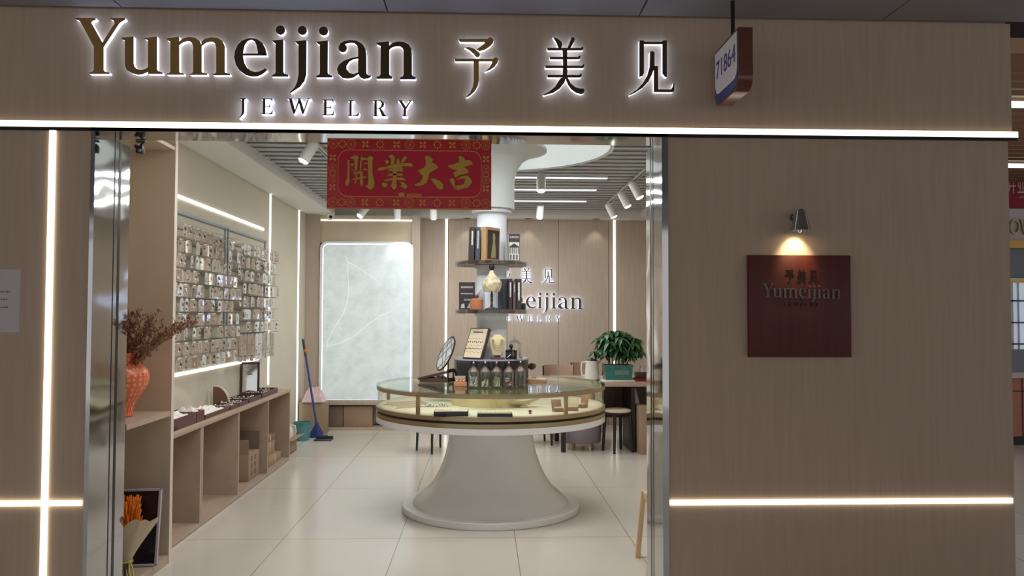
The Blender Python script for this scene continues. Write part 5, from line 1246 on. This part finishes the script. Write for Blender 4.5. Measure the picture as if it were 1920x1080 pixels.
for i, (xx, lab) in enumerate(((876, 'left'), (991, 'middle'), (1118, 'right'))):
    q = P(xx, 411, 10.38); t = T('downlight', f'{lab} small recessed downlight under the back soffit', 'downlight', (q.x, 10.385, ZS), 'downlights in the back soffit')
    O('rim', MB().lathe([(.032, 0), (.05, 0), (.05, -.004), (.032, -.004)], 'steel_dull', n=24, close=False), t); O('lens', MB().lathe([(.001, -.001), (.032, -.001), (.032, -.002), (.001, -.002)], 'black', n=20), t)
    spot('downlight_beam', (q.x, 10.385, ZS - .02), (q.x, 10.42, 0), 2.2, 80, (1, .9, .76), .03)
# ================================================================== NEIGHBOUR SHOP beyond the right edge
SYn = 8.8
def sz(py): return P(1908, py, SYn).z
def sx_(px): return P(px, 500, SYn).x
x0, x1 = 5.0, 7.6
b = MB().box(4.0, 9.0, 6.2, SYn + .5, 3.9, 4.0, 'void')
ST('ceiling', b)
t = T('slat_ceiling', 'brown timber slat ceiling before the neighbour shop', 'ceiling'); t['kind'] = 'structure'
y = 4.4
while y < SYn: O('slat', MB().box(2.7, 9, y, y + .045, P(1908, 100, 4.4).z, P(1908, 100, 4.4).z + .09, 'woodslat'), t); y += .17
ZSL = P(1908, 100, 4.4).z
del t['category']; 
for yy, lab in ((0, 'upper'), (1, 'lower')):
    py = (192, 308)[yy]
    q = Pz(1908, py, ZSL - .02)
    t = T('ceiling_light_bar', f'{lab} bluish light bar in the timber slat ceiling at the right edge', 'ceiling light', (q.x, q.y, ZSL - .02), 'light bars before the neighbour shop')
    O('diffuser', MB().box(-.5, 1.6, -.03, .03, -.03, 0, 'bar'), t)
t = T('fabric_banner', 'crimson banner with pale Chinese lettering on the neighbour shop', 'banner', (sx_(1908), SYn - .06, sz(390)))
O('cloth', MB().box(x0, x1, SYn - .06, SYn - .05, sz(391), sz(321), 'shopred'), t, world=True)
O('lettering', MB().text('开业大吉', .19, 'shopwhite', (P(1887, 352, SYn - .062).x, SYn - .062, sz(353)), FACE @ Matrix.Diagonal((.62, 1, 1)), .001, 'LEFT').text('GRAND OPENING', .032, 'shopwhite', (P(1904, 371, SYn).x, SYn - .062, sz(371)), FACE, .001, 'LEFT'), t, world=True)
t = T('shop_fascia', 'white fascia with large letters OW and a gold edge on the neighbour shop', 'sign', (sx_(1908), SYn, sz(452)))
O('board', MB().box(x0, x1, SYn - .03, SYn + .02, sz(452), sz(392), 'shopwhite'), t, world=True)
O('letters', MB().text('OW', .25, 'brass', (P(1887, 428, SYn).x, SYn - .045, sz(428)), FACE @ Matrix.Diagonal((.62, 1, 1)), .014, 'LEFT'), t, world=True)
O('gold_edge', MB().box(x0, x1, SYn - .08, SYn + .02, sz(466), sz(452), 'shopgold'), t, world=True)
t = T('neighbour_front', 'neighbour shop front with a lit grid window and red brown cabinets', 'shop front', (sx_(1908), SYn, 0))
O('upper_panel', MB().box(x0, x1, SYn + .02, SYn + .1, sz(522), 3.9, 'shopgrey'), t, world=True)
O('window_display', MB().box(x0, x1, SYn + .03, SYn + .1, sz(655), sz(522), 'daylight'), t, world=True)
f = MB()
for py in (564, 605, 645): f.box(x0, x1, SYn, SYn + .03, sz(py) - .008, sz(py) + .008, 'black')
f.box(x0, x1, SYn - .01, SYn + .03, sz(530), sz(523), 'shopgold').box(sx_(1909), sx_(1909) + .012, SYn + .01, SYn + .03, sz(655), sz(523), 'shopwhite')
f.box(sx_(1897) - .01, sx_(1897) + .01, SYn, SYn + .03, sz(655), sz(523), 'shopwhite')
O('window_grid', f, t, world=True)
O('sill', MB().box(x0, x1, SYn - .03, SYn + .1, sz(705), sz(655), 'shopgrey').box(x0, x1, SYn - .05, SYn + .1, sz(705) - .02, sz(698), 'shopwhite'), t, world=True)
O('cabinet', MB().box(x0, x1, SYn - .02, SYn + .1, .1, sz(705), 'shopwood'), t, world=True)
f = MB().box(x0, x1, SYn - .024, SYn, sz(733) - .006, sz(733) + .006, 'groove').box(sx_(1910) - .006, sx_(1910) + .006, SYn - .024, SYn, .1, sz(705) - .02, 'groove').box(x0, x1, SYn, SYn + .09, 0, .1, 'groove')
O('cabinet_joints', f, t, world=True)
